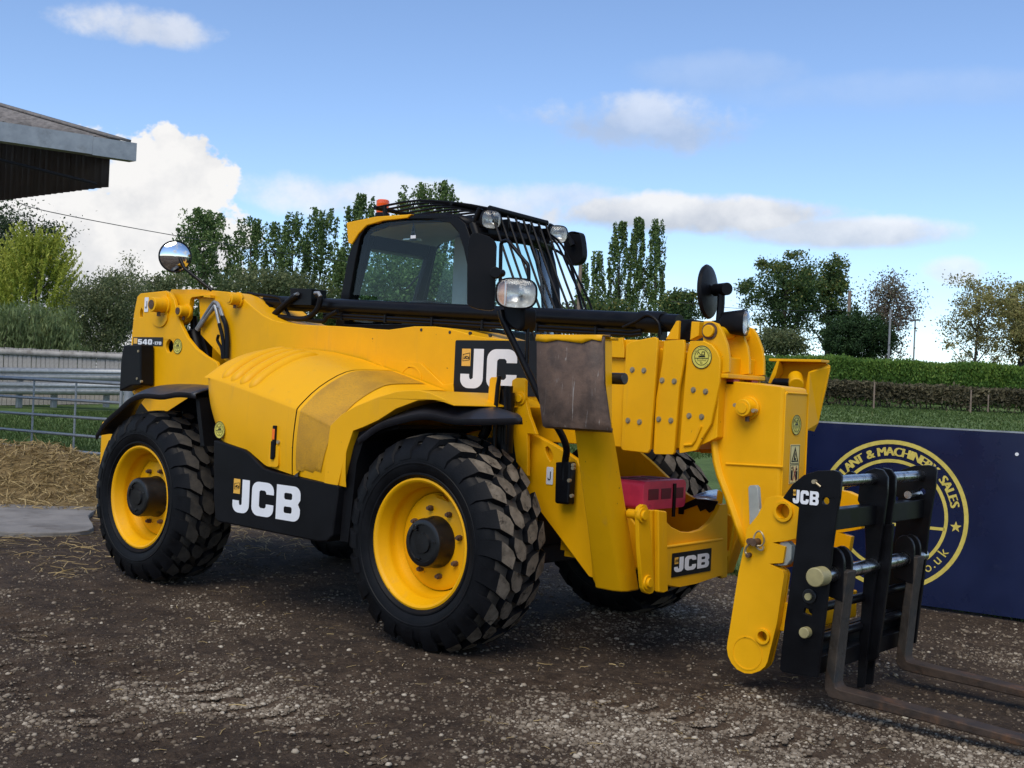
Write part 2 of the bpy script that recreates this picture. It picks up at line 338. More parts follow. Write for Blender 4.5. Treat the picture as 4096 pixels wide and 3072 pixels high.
def text_loops(txt, size):
    cu_ = bpy.data.curves.new('txt', 'FONT'); cu_.body = txt; cu_.size = size; cu_.resolution_u = 3
    o = bpy.data.objects.new('txt', cu_); COL.objects.link(o)
    dg = bpy.context.evaluated_depsgraph_get(); me = bpy.data.meshes.new_from_object(o.evaluated_get(dg))
    vs = [tuple(q.co) for q in me.vertices]; fs = [tuple(p.vertices) for p in me.polygons]
    bpy.data.objects.remove(o); bpy.data.curves.remove(cu_); bpy.data.meshes.remove(me)
    return vs, fs
def text(name, txt, org, u, v, size, mats, parent, lift=.003, sx=1.0):
    vs, fs = text_loops(txt, size); org = Vector(org); u = Vector(u); v = Vector(v); nn = u.cross(v).normalized()
    return G().add([org+u*(p[0]*sx)+v*p[1]+nn*lift for p in vs], fs).build(name, mats, parent, smooth=0, recalc=False)


# ================================================================== TELEHANDLER
# X forward from the front axle, Y to the machine's left, Z up from the ground; the right-hand side faces the photographer
TH = empty('telehandler', (0, 0, 0), 'yellow telescopic handler with black cab and pallet forks lowered to the gravel', 'telehandler')
Y_, B_ = 'yellow_paint', 'black_paint'
U_ = (1, 0, 0); V_ = (0, 0, 1)

# ---- chassis
g = G()
g.box(-3.9, .25, -.34, .34, .52, .80)
g.box(-3.95, -3.3, -.34, .30, .80, 1.25)
ch = g.build('chassis', B_, TH, bev=.01)
fr = [(0.341,1.146),(0.451,1.109),(0.541,1.071),(0.612,1.038),(0.65,0.979)]
sp = [(.20, 1.19)]+fr+[(.80, .60), (.80, .42), (.725, .43), (.36, .755), (.20, .78)]
slot = [(a, b) for a, b in [(0.391,1.091),(0.408,1.099),(0.427,1.084),(0.447,1.054),(0.446,1.03),(0.431,1.018),(0.412,1.038),(0.392,1.071)]]
G().ext([sp, slot], 'Y', -.50, -.47).build('side_plate', Y_, ch, bev=.004)
G().ext(sp, 'Y', -.468, -.462).build('backing_sheet', Y_, ch)
lp = [(.10, 1.25)]+[(0.385,1.045),(0.453,1.003),(0.548,0.936),(0.651,0.864),(0.724,0.825),(0.787,0.805)]+[(1.04, .72), (1.0, .42), (.5, .45), (.10, .8)]
G().ext(lp, 'Y', .455, .485).build('side_plate', Y_, ch, bev=.004)
# sway-ram tower ears on the right
ear = [(0.191,1.452),(0.217,1.466),(0.269,1.467),(0.286,1.455),(0.29,1.365),(0.325,1.267),(0.382,1.162),(0.318,1.163),(0.332,0.931),(0.246,1.004),(0.222,1.102),(0.184,1.341)]
G().ext(ear, 'Y', -.57, -.545).build('ram_bracket', Y_, ch, bev=.004)
ear2 = [(0.165,1.451),(0.177,1.464),(0.223,1.465),(0.234,1.448),(0.228,1.369),(0.217,1.221),(0.191,1.219),(0.158,1.337)]
G().ext(ear2, 'Y', -.73, -.71).build('ram_bracket', Y_, ch, bev=.004)
g = G(); p = [(0.262,-0.56,1.354)]; p = Vector(p[0]); g.cyl(p+Vector((0, -.035, 0)), p+Vector((0, .02, 0)), .022); g.cyl(p+Vector((0, -.02, 0)), p+Vector((0, .0, 0)), .036)
g.build('pin', Y_, ch, bev=.004)
g = G(); a = Vector([(0.209,-0.64,1.42)][0]); b = Vector([(0.21,-0.64,1.052)][0])
g.cyl(a, a+(b-a)*.12, .040, 24); g.cyl(a+(b-a)*.1, b, .052, 28); g.tube([a+Vector((.03, -.05, -.02)), a+Vector((.05, -.055, -.12)), b+Vector((.05, -.05, .05))], .009, 8)
g.cyl(b, b-Vector((0, 0, .35)), .03, 20)
g.build('sway_ram', B_, ch)
g = G(); q = [(0.255,-0.75,1.472),(0.245,-0.75,1.417),(0.238,-0.75,1.31)]; g.tube([q[0], q[1], q[2], (q[2][0], q[2][1], 1.05)], .012, 10); g.tube([(0.105,-0.66,1.23),(0.101,-0.66,1.175),(0.071,-0.66,1.128)], .028, 10); g.build('hose', B_, ch)
# white lifting-point tags and stickers
def hook_label(org, h, parent, u=U_, v=V_):
    o = flat('lifting_label', [rrect(0, 0, .48, 1, .06, 3)], org, Vector(u)*h, Vector(v)*h, 'decal_white', parent, .002)
    hk = [(.28, .80), (.28, .42)]+arc(.22, .40, .06, 0, -200, 8)+arc(.22, .40, .11, -200, 0, 10)+[(.33, .80)]
    flat('lettering', [[(x, y-.05) for x, y in hk]], org, Vector(u)*h, Vector(v)*h, 'decal_black', o, .0045)
hook_label((.412, -.501, .893), .095, ch)
# front frame with the curved cut-out
ft = [(-0.342,0.806),(-0.313,0.778),(-0.289,0.75),(-0.224,0.712),(-0.12,0.679),(-0.015,0.669),(0.091,0.679),(0.183,0.716),(0.248,0.77),(0.28,0.808),(0.358,0.807),(0.389,0.388),(0.33,0.386)]+[(0.29,0.411),(0.21,0.401),(0.008,0.385),(-0.16,0.384),(-0.261,0.404),(-0.296,0.414),(-0.352,0.39)]
ft = ft+[(-0.388,0.397),(-0.427,0.811)]
ff = G().ext(ft, 'X', 1.02, 1.05).build('front_frame', Y_, TH, bev=.005)
lo = [(-0.313,0.617),(0.275,0.619),(0.296,0.41),(0.21,0.402),(0.008,0.386),(-0.16,0.385),(-0.261,0.405),(-0.296,0.414)]
lo = [(-0.313,0.617),(0.272,0.619),(0.289,0.415),(0.008,0.392),(-0.16,0.391),(-0.297,0.417)]
G().ext(lo, 'X', 1.045, 1.075).build('lower_panel', Y_, ff, smooth=0)
G().tube([(1.070, lo[0][0], lo[0][1]-.004), (1.070, lo[1][0], lo[1][1]-.004)], .009, 10).build('panel_fold', Y_, ff)
g = G(); e = [(-0.252,0.577),(0.149,0.583),(0.156,0.457),(-0.242,0.45)]
dl = Vector((1.0765, e[0][0], e[3][1])); du = e[1][0]-e[0][0]; dv = e[0][1]-e[3][1]
dv = ((e[0][1]-e[3][1])+(e[1][1]-e[2][1]))/2
d_ = flat('logo_decal', [rrect(0, 0, du, dv, .004, 2)], dl, (0, 1, 0), (0, 0, 1), 'decal_black', ff)
jcb(dl+Vector((0, du*.06, dv*.19)), (0, 1, 0), (0, 0, 1), dv*.62, d_, stretch=du*.88/(2.52*dv*.62))
# pivot ears for the stabiliser legs, both sides
er = [(-0.639,0.82),(-0.626,0.842),(-0.596,0.854),(-0.564,0.85),(-0.538,0.821),(-0.453,0.41),(-0.47,0.396),(-0.505,0.393),(-0.546,0.407),(-0.568,0.434),(-0.614,0.639)]
cy_ = .03
for s_ in (1, -1):
    o_ = [(y if s_ == 1 else 2*cy_-y, z) for y, z in er]
    e_ = G().ext(o_, 'X', 1.088, 1.112).build('pivot_ear', Y_, ff, bev=.005)
    G().ext(o_, 'X', .80, .824).build('pivot_ear', Y_, ff, bev=.005)
    for ip, (py, pz) in enumerate([(-0.528,0.456),(-0.603,0.801)]):
        py = py if s_ == 1 else 2*cy_-py
        g = G(); g.cyl((1.08-.05*ip, py, pz), (1.135, py, pz), .024); g.cyl((1.10, py, pz), (1.122, py, pz), .038, 24); g.build('pin', Y_, ff, bev=.003)
G().ext([(-0.409,0.813),(-0.33,0.803),(-0.284,0.386),(-0.339,0.378),(-0.369,0.385)], 'X', 1.052, 1.083).build('stiffener', Y_, ff, bev=.012, seg=3)
# floor and inner plates of the front well
g = G(); g.box(.48, 1.02, -.40, .455, .50, .53); g.build('well_floor', Y_, ff)
iw = [(0.95,-0.156,0.787),(0.95,-0.013,0.682)]
g = G(); g.ext([(.45, .53), (1.0, .53), (1.0, .66), (.70, .95), (.45, 1.0)], 'Y', -.40, -.38); g.build('well_side', Y_, ff, bev=.003)
# black bracket and the bright sheet on it
bk = [(0.703,0.758),(0.822,0.818),(0.963,0.813),(0.953,0.771),(0.912,0.741),(0.885,0.761),(0.852,0.743),(0.829,0.778),(0.739,0.739),(0.736,0.714),(0.705,0.713)]
bko = G().ext(bk, 'Y', .39, .40).build('lamp_bracket', B_, ff)
g = G(); g.add([(1.013,0.036,0.86),(0.866,0.439,0.86),(0.833,0.608,0.86),(1.195,-0.021,0.86),(1.094,-0.051,0.86)], [(0, 1, 2, 3, 4)]); g.build('tread_plate', 'silver_sheet', bko, solid=.006)
# red perforated box strapped in the well
rb = empty('chock_box', (0, 0, 0)); rb.parent = TH
g = G()
x0, x1, y0, y1, z0, z1 = .50, .78, -.10, .34, .765, .925
g.ext(rrect(y0, z0, y1, z1, .03, 4), 'X', x0, x1)
red = g.build('red_box', 'red_plastic', TH, bev=.012)
bpy.data.objects.remove(rb)
g = G()
for k_ in range(3):
    yy = y0+.05+k_*.13
    G().box(x1-.004, x1+.003, yy, yy+.10, z0+.055, z0+.115).build('slot', 'slot_red', red); G().box(x0+.05, x1-.07, yy, yy+.09, z1-.004, z1+.003).build('slot', 'slot_red', red)
g = G(); g.box(x1-.001, x1+.008, y1-.14, y1-.115, z0-.05, z1-.02); g.build('strap', B_, red)

# ---- stabilisers
def stab(s_):
    ys = lambda y: y*s_ if s_ == 1 else 2*cy_+(-y)
    def fl(pts): return [(x, (y if s_ == 1 else 2*cy_-y), z) for x, y, z in pts]
    top = [(0.912,-0.93,1.209),(1.15,-0.93,1.213)]; bot = [(0.781,-0.52,0.388),(1.067,-0.52,0.393)]
    xa, xb = .815, 1.06
    rings = []
    for t_ in (0, .25, .5, .75, 1):
        z = 1.36-.975*t_; q = (z-.385)/.825; y = -.55-.40*q; xa_ = .803+.122*q; xb_ = .985+.075*q
        sec = [(xa_, y), (xb_-.07, y-.004), (xb_-.02, y+.012), (xb_, y+.045), (xb_, y+.15), (xa_, y+.15)]
        rings.append(fl([(a, b, z) for a, b in sec]))
    g = G(); m_ = 6
    for i in range(len(rings)-1):
        pass
    vs = [p for r_ in rings for p in r_]; fs = [(i*m_+j, i*m_+(j+1) % m_, (i+1)*m_+(j+1) % m_, (i+1)*m_+j) for i in range(4) for j in range(m_)]
    fs += [tuple(range(m_)), tuple(range(4*m_, 5*m_))]
    g.add(vs, fs); leg = g.build('stabiliser_leg', Y_, TH, bev=.012, seg=3)
    return leg
leg_r = stab(1); leg_l = stab(-1)
# pads: dished steel shoe, worn bare on the sole
pw = [(0.772,1.647),(1.157,1.646),(1.227,1.218),(0.844,1.237)]
def pad(s_):
    f_ = lambda y: y if s_ == 1 else 2*cy_-y
    xs = [.775, .80, 1.155, 1.18]
    rows = []
    for z, dy, dx in ((1.672, .06, -.02), (1.668, .012, -.02), (1.645, -.0, -.015), (1.45, -.004, .0), (1.27, .0, .038), (1.236, .006, .040), (1.228, .03, .036)):
        rows.append([(x+dx, f_(-1.045+dy), z) for x in (.765, .90, 1.05, 1.165)])
    p_ = G().grid(rows).build('stabiliser_pad', 'worn_steel' if s_ == 1 else Y_, TH, solid=.02, smooth=50)
    rows = [[(x-.018, f_(-1.058+dy), z) for x in (.765, .83, .90, .97, 1.05, 1.11, 1.165)] for z, dy in ((1.676, .06), (1.676, .004), (1.66, -.001))]
    rows.append([(x-.018, f_(-1.059), 1.645+.012*math.sin(x*97)*math.sin(x*41)) for x in (.765, .83, .90, .97, 1.05, 1.11, 1.165)])
    G().grid(rows).build('paint_edge', Y_, p_, smooth=50, solid=.003)
    # side gussets and back ribs, yellow
    for xx in (.775, 1.15):
        dp_ = -.965 if s_ == 1 else -.86
        o_ = [(f_(-1.03), 1.655), (f_(dp_), 1.655), (f_(dp_), 1.60), (f_(-.99), 1.27), (f_(-1.02), 1.235)]
        sh_ = [(y, z) for y, z in o_]
        gg = G().ext(sh_, 'X', xx-.008, xx+.008); gg.v = [(x+(1.67-z)*.10-.02, y, z) for x, y, z in gg.v]
        gg.build('gusset', Y_, p_, bev=.003)
    G().add([(.745, f_(-1.035), 1.664), (1.145, f_(-1.035), 1.664), (1.145, f_(-.92), 1.664), (.745, f_(-.92), 1.664)], [(0, 1, 2, 3)]).build('top_flange', Y_, p_, solid=.014)
    gg = G(); gg.cyl((.95, f_(-.95), 1.475), (1.215, f_(-.95), 1.475), .028); gg.build('pivot_pin', 'hub_black', p_, bev=.004)
    return p_
pad_r = pad(1)
# far-side shoe, seen from inside: sole, top flange, two cheeks and the pin barrel
sole = [(0.943,1.658),(1.25,1.649),(1.278,1.631),(1.279,1.602),(1.259,1.488),(1.216,1.281),(1.187,1.232),(1.155,1.23),(0.978,1.464),(0.925,1.552)]
pad_l = G().ext(sole, 'Y', 1.10, 1.118).build('stabiliser_pad', Y_, TH, bev=.004)
tz = [(0.943,1.658)][0]; tx2 = [(1.258,1.647)][0]
G().box(tz[0]-.01, tx2[0]+.02, .985, 1.10, tz[1]-.012, tz[1]+.004).build('top_flange', Y_, pad_l, bev=.003)
ck = [(1.264,1.11,1.638),(1.275,1.11,1.62),(1.213,1.11,1.281),(1.188,1.11,1.228)]+[(1.207,0.98,1.24),(1.193,0.98,1.467),(1.207,0.98,1.584)]
G().add(ck, [tuple(range(7))]).build('gusset', Y_, pad_l, solid=.014, smooth=0)
ck = [(0.948,1.11,1.658),(0.97,1.11,1.583),(0.931,1.11,1.537)]+[(0.952,0.97,1.51),(0.986,0.97,1.563),(1.006,0.97,1.652)]
G().add(ck, [tuple(range(6))]).build('gusset', Y_, pad_l, solid=.014, smooth=0)
p0_ = Vector([(1.098,1.02,1.553)][0]); G().cyl(p0_, p0_+Vector((.06, -.10, -.05)), .045, 20).build('pivot_barrel', Y_, pad_l, bev=.01)
p0_ = Vector([(1.055,0.95,1.513)][0]); G().cyl(p0_-Vector((.06, 0, 0)), p0_+Vector((.05, 0, 0)), .03, 18).build('pivot_pin', B_, pad_l, bev=.006)

# ---- boom
YB, YB2 = -.27, .21
rear = [(-3.185,1.713),(-3.228,1.989),(-3.621,2.013),(-3.623,2.044),(-3.602,2.068),(-3.241,2.062),(-2.799,2.028),(-2.715,2.005),(-2.645,1.962),(-2.534,1.903),(-2.426,1.853),(-2.32,1.82),(-2.18,1.8),(-1.994,1.787),(-1.626,1.777)]
mid = [(-1.402,1.767),(-1.27,1.758),(-1.129,1.753),(-1.029,1.762),(-0.895,1.775),(-0.716,1.773),(-0.599,1.762),(-0.483,1.741),(-0.37,1.717),(-0.271,1.705),(0.139,1.68)]
bo = rear+mid+[(.62, 1.70), (.93, 1.70), (.93, 1.115), (-1.4, 1.10), (-2.4, 1.20), (-2.75, 1.45)]
boom = G().ext(bo, 'Y', YB, YB2).build('boom', Y_, TH, bev=.006)
br = [(-3.546,2.031),(-3.021,2.008),(-3.02,1.989),(-3.186,2),(-3.251,1.997),(-3.272,1.982),(-3.286,1.918),(-3.29,1.84),(-3.317,1.806),(-3.375,1.788),(-3.406,1.79),(-3.466,1.885)]
G().ext(br, 'Y', -.315, -.275).build('ram_bracket', Y_, boom, bev=.005)
# stiffener plate with two round bosses
st = [(-1.436,1.455),(-1.374,1.511),(-1.273,1.564),(-0.81,1.542),(-0.608,1.413),(-0.528,1.423),(-0.519,1.37),(-0.603,1.334),(-0.606,1.284),(-1.422,1.249)]
G().ext(st, 'Y', -.282, -.268).build('stiffener_plate', Y_, boom, bev=.005)
for (x, z), r_ in zip([(-1.214,1.457),(-0.893,1.426)], (.085, .10)):
    G().ext([circ(x, z, r_, 32), circ(x, z, r_-.014, 32)], 'Y', -.287, -.27).build('weld_ring', Y_, boom, bev=.003)
    G().ext(circ(x, z, r_-.012, 32), 'Y', -.2845, -.27).build('boss_plate', Y_, boom)
g = G()
for x, z in [(-0.83,1.752),(-0.582,1.737),(-0.252,1.719),(-0.415,1.732)]: g.cyl((x, -.2725, z), (x, -.26, z), .010, 14)
g.build('drilled_hole', 'cab_dark', boom)
# big logo decal on the boom side
e = [(-0.516,1.689),(0.135,1.659),(-0.528,1.366)]
dh = e[0][1]-e[2][1]; dx0 = e[2][0]; org = Vector((dx0, -.2715, e[2][1])); dw = 2.72*dh
d_ = flat('logo_decal', [rrect(0, 0, min(dw, .60-dx0), dh, .012, 3)], org, U_, V_, 'decal_black', boom)
ju = [(-0.46,1.505),(-0.223,1.632),(-0.453,1.39)]
jh = .74*dh
jcb(org+Vector((.17*dh, 0, .10*dh)), U_, V_, jh, d_, which='JC', stretch=1.2)
# end collars of the telescoping sections, with wear-pad bolts
def collar(pts, y0, bolts, nm='wear_plate'):
    c_ = G().ext(pts, 'Y', y0, y0+.022).build(nm, Y_, boom, bev=.006)
    m2 = [(x, z) for x, z in pts]; G().ext(m2, 'Y', 2*(-.03)-y0-.022, 2*(-.03)-y0).build(nm, Y_, boom, bev=.006)
    for x, z in bolts:
        gg = G(); gg.cyl((x, y0-.009, z), (x, y0+.01, z), .0105, 10); gg.cyl((x, y0-.002, z), (x, y0+.01, z), .0155, 18); gg.build('bolt', 'bolt_zinc', c_, smooth=30)
    return c_
collar([(0.756,1.671),(0.796,1.69),(0.938,1.714),(0.956,1.706),(0.961,1.686),(0.956,1.515),(0.942,1.118),(0.927,1.094),(0.766,1.098),(0.753,1.112),(0.754,1.173),(0.75,1.408),(0.757,1.577)], -.30, [(0.808,1.536),(0.883,1.534),(0.794,1.262),(0.869,1.258)])
collar([(0.981,1.696),(1.106,1.702),(1.113,1.676),(1.11,1.585),(1.09,1.454),(1.079,1.11),(1.07,1.098),(0.954,1.092),(0.945,1.105),(0.947,1.383),(0.967,1.516),(0.976,1.582)], -.275, [(0.984,1.485),(1.06,1.482),(0.974,1.278),(1.05,1.275)])
c3 = collar([(1.127,1.697),(1.213,1.698),(1.259,1.679),(1.297,1.64),(1.314,1.602),(1.315,1.494),(1.299,1.384),(1.279,1.274),(1.238,1.208),(1.197,1.128),(1.092,1.105),(1.089,1.127),(1.101,1.389),(1.112,1.625)], -.25, [(1.163,1.441),(1.237,1.435),(1.144,1.305),(1.22,1.303)])
wl = [(1.124,-0.255,1.15),(1.172,-0.255,1.157),(1.19,-0.255,1.182),(1.22,-0.255,1.255)]
G().tube(wl, .007, 8).build('weld_rib', Y_, c3)
g = G(); g.ext([(.90, 1.66), (1.30, 1.62), (1.30, 1.20), (1.16, 1.13), (.90, 1.125)], 'Y', -.225, .165); g.build('second_section', Y_, boom, bev=.006)
lip = [(0.611,1.696),(0.731,1.71),(0.733,1.695),(0.746,1.645),(0.745,1.599),(0.62,1.602)]
G().ext(lip, 'Y', -.295, -.272).build('cover_plate', Y_, boom, bev=.004)
# top brackets, ram pin and fins
fin = [(1.19,1.68),(1.188,1.803),(1.229,1.803),(1.274,1.789),(1.301,1.752),(1.334,1.682),(1.348,1.618),(1.352,1.538),(1.294,1.53),(1.237,1.642)]
for yy in (-.21, .00, .16):
    dxx = 0.0
    G().ext(fin, 'Y', yy-.012, yy+.012).build('fin', Y_, boom, bev=.004)
px, pz = [(1.23,1.75)][0]
g = G(); g.cyl((px, -.245, pz), (px, .18, pz), .032, 24); g.build('pin', Y_, boom, bev=.004)
g = G(); g.cyl((px, -.228, pz), (px, -.222, pz), .045, 24); g.build('washer', 'rusty_bolt', boom)
bp1 = [(0.939,1.707),(1.001,1.807),(1.019,1.808),(1.018,1.707)]; G().ext(bp1, 'Y', -.19, -.17).build('ram_lug', Y_, boom, bev=.003)
bp2 = [(1.085,1.705),(1.09,1.804),(1.139,1.802),(1.137,1.728)]; G().ext(bp2, 'Y', -.18, -.12).build('ram_lug', Y_, boom, bev=.003)
bp3 = [(0.98,1.818),(1.056,1.821),(1.058,1.701),(0.98,1.7)]; G().ext(bp3, 'Y', -.12, .06).build('ram_end_block', B_, boom, bev=.006)
tp = [(1.3,1.526),(1.314,1.534),(1.458,1.53),(1.467,1.499),(1.305,1.494)]
x_a, z_a = [(1.303,1.532)][0]; 
g = G(); g.box(x_a-.03, x_a+.05, -.232, .17, z_a-.025, z_a); g.build('collar_top', Y_, boom, bev=.006)
g = G(); g.box(x_a-.0, x_a+.045, -.16, -.10, z_a-.055, z_a-.027); g.box(x_a-.0, x_a+.045, .03, .10, z_a-.055, z_a-.027); g.build('wear_pad', 'wear_pad_red', boom, bev=.002)
# extension ram lying on the boom with hose rail under it
ra = [(-2.903,-0.03,1.983)]; rbp = [(0.681,-0.03,1.802)]
a = Vector((-2.95, -.03, 1.985)); b = Vector((.70, -.03, 1.785))
g = G(); a = Vector([(-2.092,-0.03,1.944)][0]); b = Vector([(0.68,-0.03,1.816)][0]); dirr = (b-a).normalized(); a = a-dirr*.62
g.cyl(a, b, .052, 32); g.cyl(b-dirr*.01, b+dirr*.14, .062, 32); g.cyl(b+dirr*.14, b+dirr*.24, .05, 24)
ram = g.build('extension_ram', B_, boom, smooth=40)
g = G()
for off in (-.062, -.082): g.tube([a+dirr*.7+Vector((0, -.035, off)), b-dirr*.05+Vector((0, -.035, off)), b+dirr*.02+Vector((0, -.04, off+.01))], .011, 8)
g.tube([b-dirr*.1+Vector((0, -.05, -.04)), b+dirr*.0+Vector((0, -.06, .0)), b+dirr*.07+Vector((0, -.06, .035)), b+dirr*.14+Vector((0, -.06, -.0)), b+dirr*.16+Vector((0, -.055, -.07))], .009, 8, sm=5)
g.build('hose', B_, ram)
g = G()
for k_ in range(7): q = a+dirr*(.9+k_*.44); G().box(q.x-.008, q.x+.008, q.y-.05, q.y+.02, q.z-.098, q.z-.045).build('pipe_clamp', B_, ram)
vb = [(-2.331,2.062),(-2.092,2.053),(-2.09,1.936),(-2.322,1.943)]
valve = G().ext(vb, 'Y', -.12, .02).build('valve_block', B_, boom, bev=.004)
g = G()
g.tube([(-2.229,-0.13,2.009),(-2.291,-0.13,1.986),(-2.401,-0.13,1.922),(-2.476,-0.13,1.877),(-2.501,-0.13,1.856)], .024, 10, sm=4); g.tube([(-2.019,-0.13,2.009),(-1.981,-0.13,1.988),(-2,-0.13,1.917),(-2.07,-0.13,1.862),(-2.179,-0.13,1.838),(-2.422,-0.13,1.856)], .020, 10, sm=4)
g.tube([(-2.849,-0.1,2.04),(-2.738,-0.1,2.025),(-2.497,-0.1,2),(-2.442,-0.1,1.966),(-2.344,-0.1,1.858)], .012, 8, sm=4); g.tube([(-1.804,-0.12,1.892),(-1.911,-0.12,1.853),(-1.957,-0.12,1.822),(-2.179,-0.12,1.839)], .016, 8, sm=4)
g.tube([(-2.844,-0.08,1.991),(-2.719,-0.08,1.963),(-2.595,-0.08,1.911)], .03, 10, sm=3)
g.build('hose', 'black_plastic', boom)
g = G(); g.tube([(-2.266,-0.14,1.992),(-2.242,-0.14,2.012),(-2.215,-0.14,2.02)], .013, 8); g.tube([(-2.03,-0.14,2.02),(-1.99,-0.14,2.021),(-1.967,-0.14,1.995)], .013, 8); g.build('elbow_fitting', 'galvanised', boom)
# lift/compensation rams and pipes in the tower opening
g = G(); g.cyl([(-3.393,-0.2,1.857)][0], [(-3.365,-0.2,1.743)][0], .03, 18); g.cyl([(-3.376,-0.2,1.738)][0], [(-3.271,-0.2,1.525)][0], .062, 24); g.build('compensation_ram', B_, boom)
g = G(); g.cyl([(-3.384,-0.2,1.759)][0], [(-3.376,-0.2,1.734)][0], .034, 18); g.build('ram_collar', 'decal_white', boom)
g = G()
for dx in (0, 26, 50):
    pass
g.tube([(-3.21,-0.29,1.754),(-3.03,-0.29,1.937),(-2.981,-0.29,1.953),(-2.945,-0.29,1.932),(-2.897,-0.29,1.855)], .014, 8, sm=4); g.tube([(-3.166,-0.31,1.744),(-2.992,-0.31,1.905),(-2.958,-0.31,1.917),(-2.899,-0.31,1.795)], .012, 8, sm=4); g.tube([(-3.168,-0.3,1.779),(-2.944,-0.3,1.922),(-2.861,-0.3,1.837)], .010, 8, sm=3)
pipes = g.build('steel_pipe', 'galvanised', boom)
g = G()
g.tube([(-2.875,-0.3,1.846),(-2.829,-0.3,1.779),(-2.802,-0.3,1.662),(-2.797,-0.3,1.537)], .018, 8, sm=4); g.tube([(-2.899,-0.31,1.791),(-2.858,-0.31,1.711),(-2.831,-0.31,1.628),(-2.817,-0.31,1.536)], .014, 8, sm=4); g.tube([(-2.886,-0.32,1.71),(-2.897,-0.32,1.668),(-2.844,-0.32,1.61),(-2.824,-0.32,1.535)], .011, 8, sm=4); g.tube([(-3.223,-0.22,1.664),(-3.19,-0.22,1.612),(-3.141,-0.22,1.535)], .013, 8, sm=3)
g.build('hose', B_, boom)

# ---- rear tower
tw = [(-3.973,1.636),(-3.952,1.875),(-3.915,2.009),(-3.869,2.033),(-3.525,2.046),(-3.455,2.023),(-3.406,1.974),(-3.361,1.878),(-3.293,1.775),(-3.213,1.689),(-3.09,1.605),(-2.957,1.548),(-2.829,1.508),(-2.766,1.41),(-2.741,1.081),(-3.582,1.038),(-3.924,1.245)]
hx, hz = [(-3.438,1.618)][0]; sl_ = [(-3.851,1.92),(-3.829,1.9),(-3.824,1.847),(-3.866,1.845),(-3.869,1.883)]
tow = G().ext([tw, circ(hx, hz, .050, 24), sl_], 'Y', -.37, -.34).build('tower_plate', Y_, TH, bev=.005)
G().ext(tw, 'Y', .28, .31).build('tower_plate', Y_, TH, bev=.005)
g = G(); g.box(-3.86, -3.80, -.338, .278, .60, 1.75); g.build('added_tower_web', B_, TH)  # black web added between the plates so the tower hole looks dark
dp = [(-3.521,2.035),(-3.485,2.001),(-3.469,1.853),(-3.487,1.801),(-3.531,1.77),(-3.592,1.766),(-3.656,1.788),(-3.698,1.828),(-3.722,1.873),(-3.718,1.979),(-3.66,2.031)]
G().ext(curve2(dp+[dp[0]], 3)[:-1], 'Y', -.382, -.368).build('pivot_plate', Y_, tow, bev=.004)
def boss(name, cap, base_y, cap_y, r_, parent, flange=1.35, dark=True):
    x, z = cap; g = G(); g.cyl((x, cap_y, z), (x, base_y, z), r_, 28, r2=r_*1.08); g.cyl((x, base_y-.018, z), (x, base_y+.004, z), r_*flange, 28)
    o_ = g.build(name, Y_, parent, bev=.005)
    gg = G(); gg.cyl((x, cap_y-.006, z), (x, cap_y, z), r_*.62, 20); gg.build('pin_end', 'rusty_bolt' if dark else Y_, o_)
    gg = G(); gg.cyl((x+.01, (cap_y+base_y)/2, z-r_*.8), (x+.01, (cap_y+base_y)/2, z-r_*1.55), r_*.26, 6); gg.build('bolt', 'rusty_bolt', o_)
    return o_
boss('pin_boss', [(-3.52,1.931)][0], -.37, -.49, .056, tow)
boss('pin_boss', [(-3.302,1.886)][0], -.31, -.40, .042, boom)
boss('pin_boss', [(-2.724,1.971)][0], -.27, -.36, .042, boom, dark=False)
hl = [(-3.8,1.884)][0]; hook_label((hl[0], -.3715, hl[1]), .115, tow)
e = [(-3.94,1.628),(-3.946,1.696),(-3.524,1.686)]
org = Vector((e[0][0], -.3712, e[2][1]-(e[1][1]-e[0][1]))); wdt = e[2][0]-e[0][0]; hgt = e[1][1]-e[0][1]
md = flat('model_decal', [[(0, 0), (wdt, 0), (wdt, hgt), (0, hgt)]], org, U_, V_, 'decal_black', tow)
flat('emblem', [[(wdt*.03, .016), (wdt*.15, .016), (wdt*.15, hgt-.008), (wdt*.03, hgt-.008)]], org, U_, V_, 'emblem_orange', md, .003)
for tx, fx0, fw_, hh in (('540', .175, .50, .62), ('-170', .69, .28, .36)):
    S_, tw_ = digits(tx); flat('lettering', S_, org+Vector((wdt*fx0, 0, hgt*.14)), Vector(U_)*(wdt*fw_/tw_), Vector(V_)*(hgt*hh), 'decal_white', md, .003)
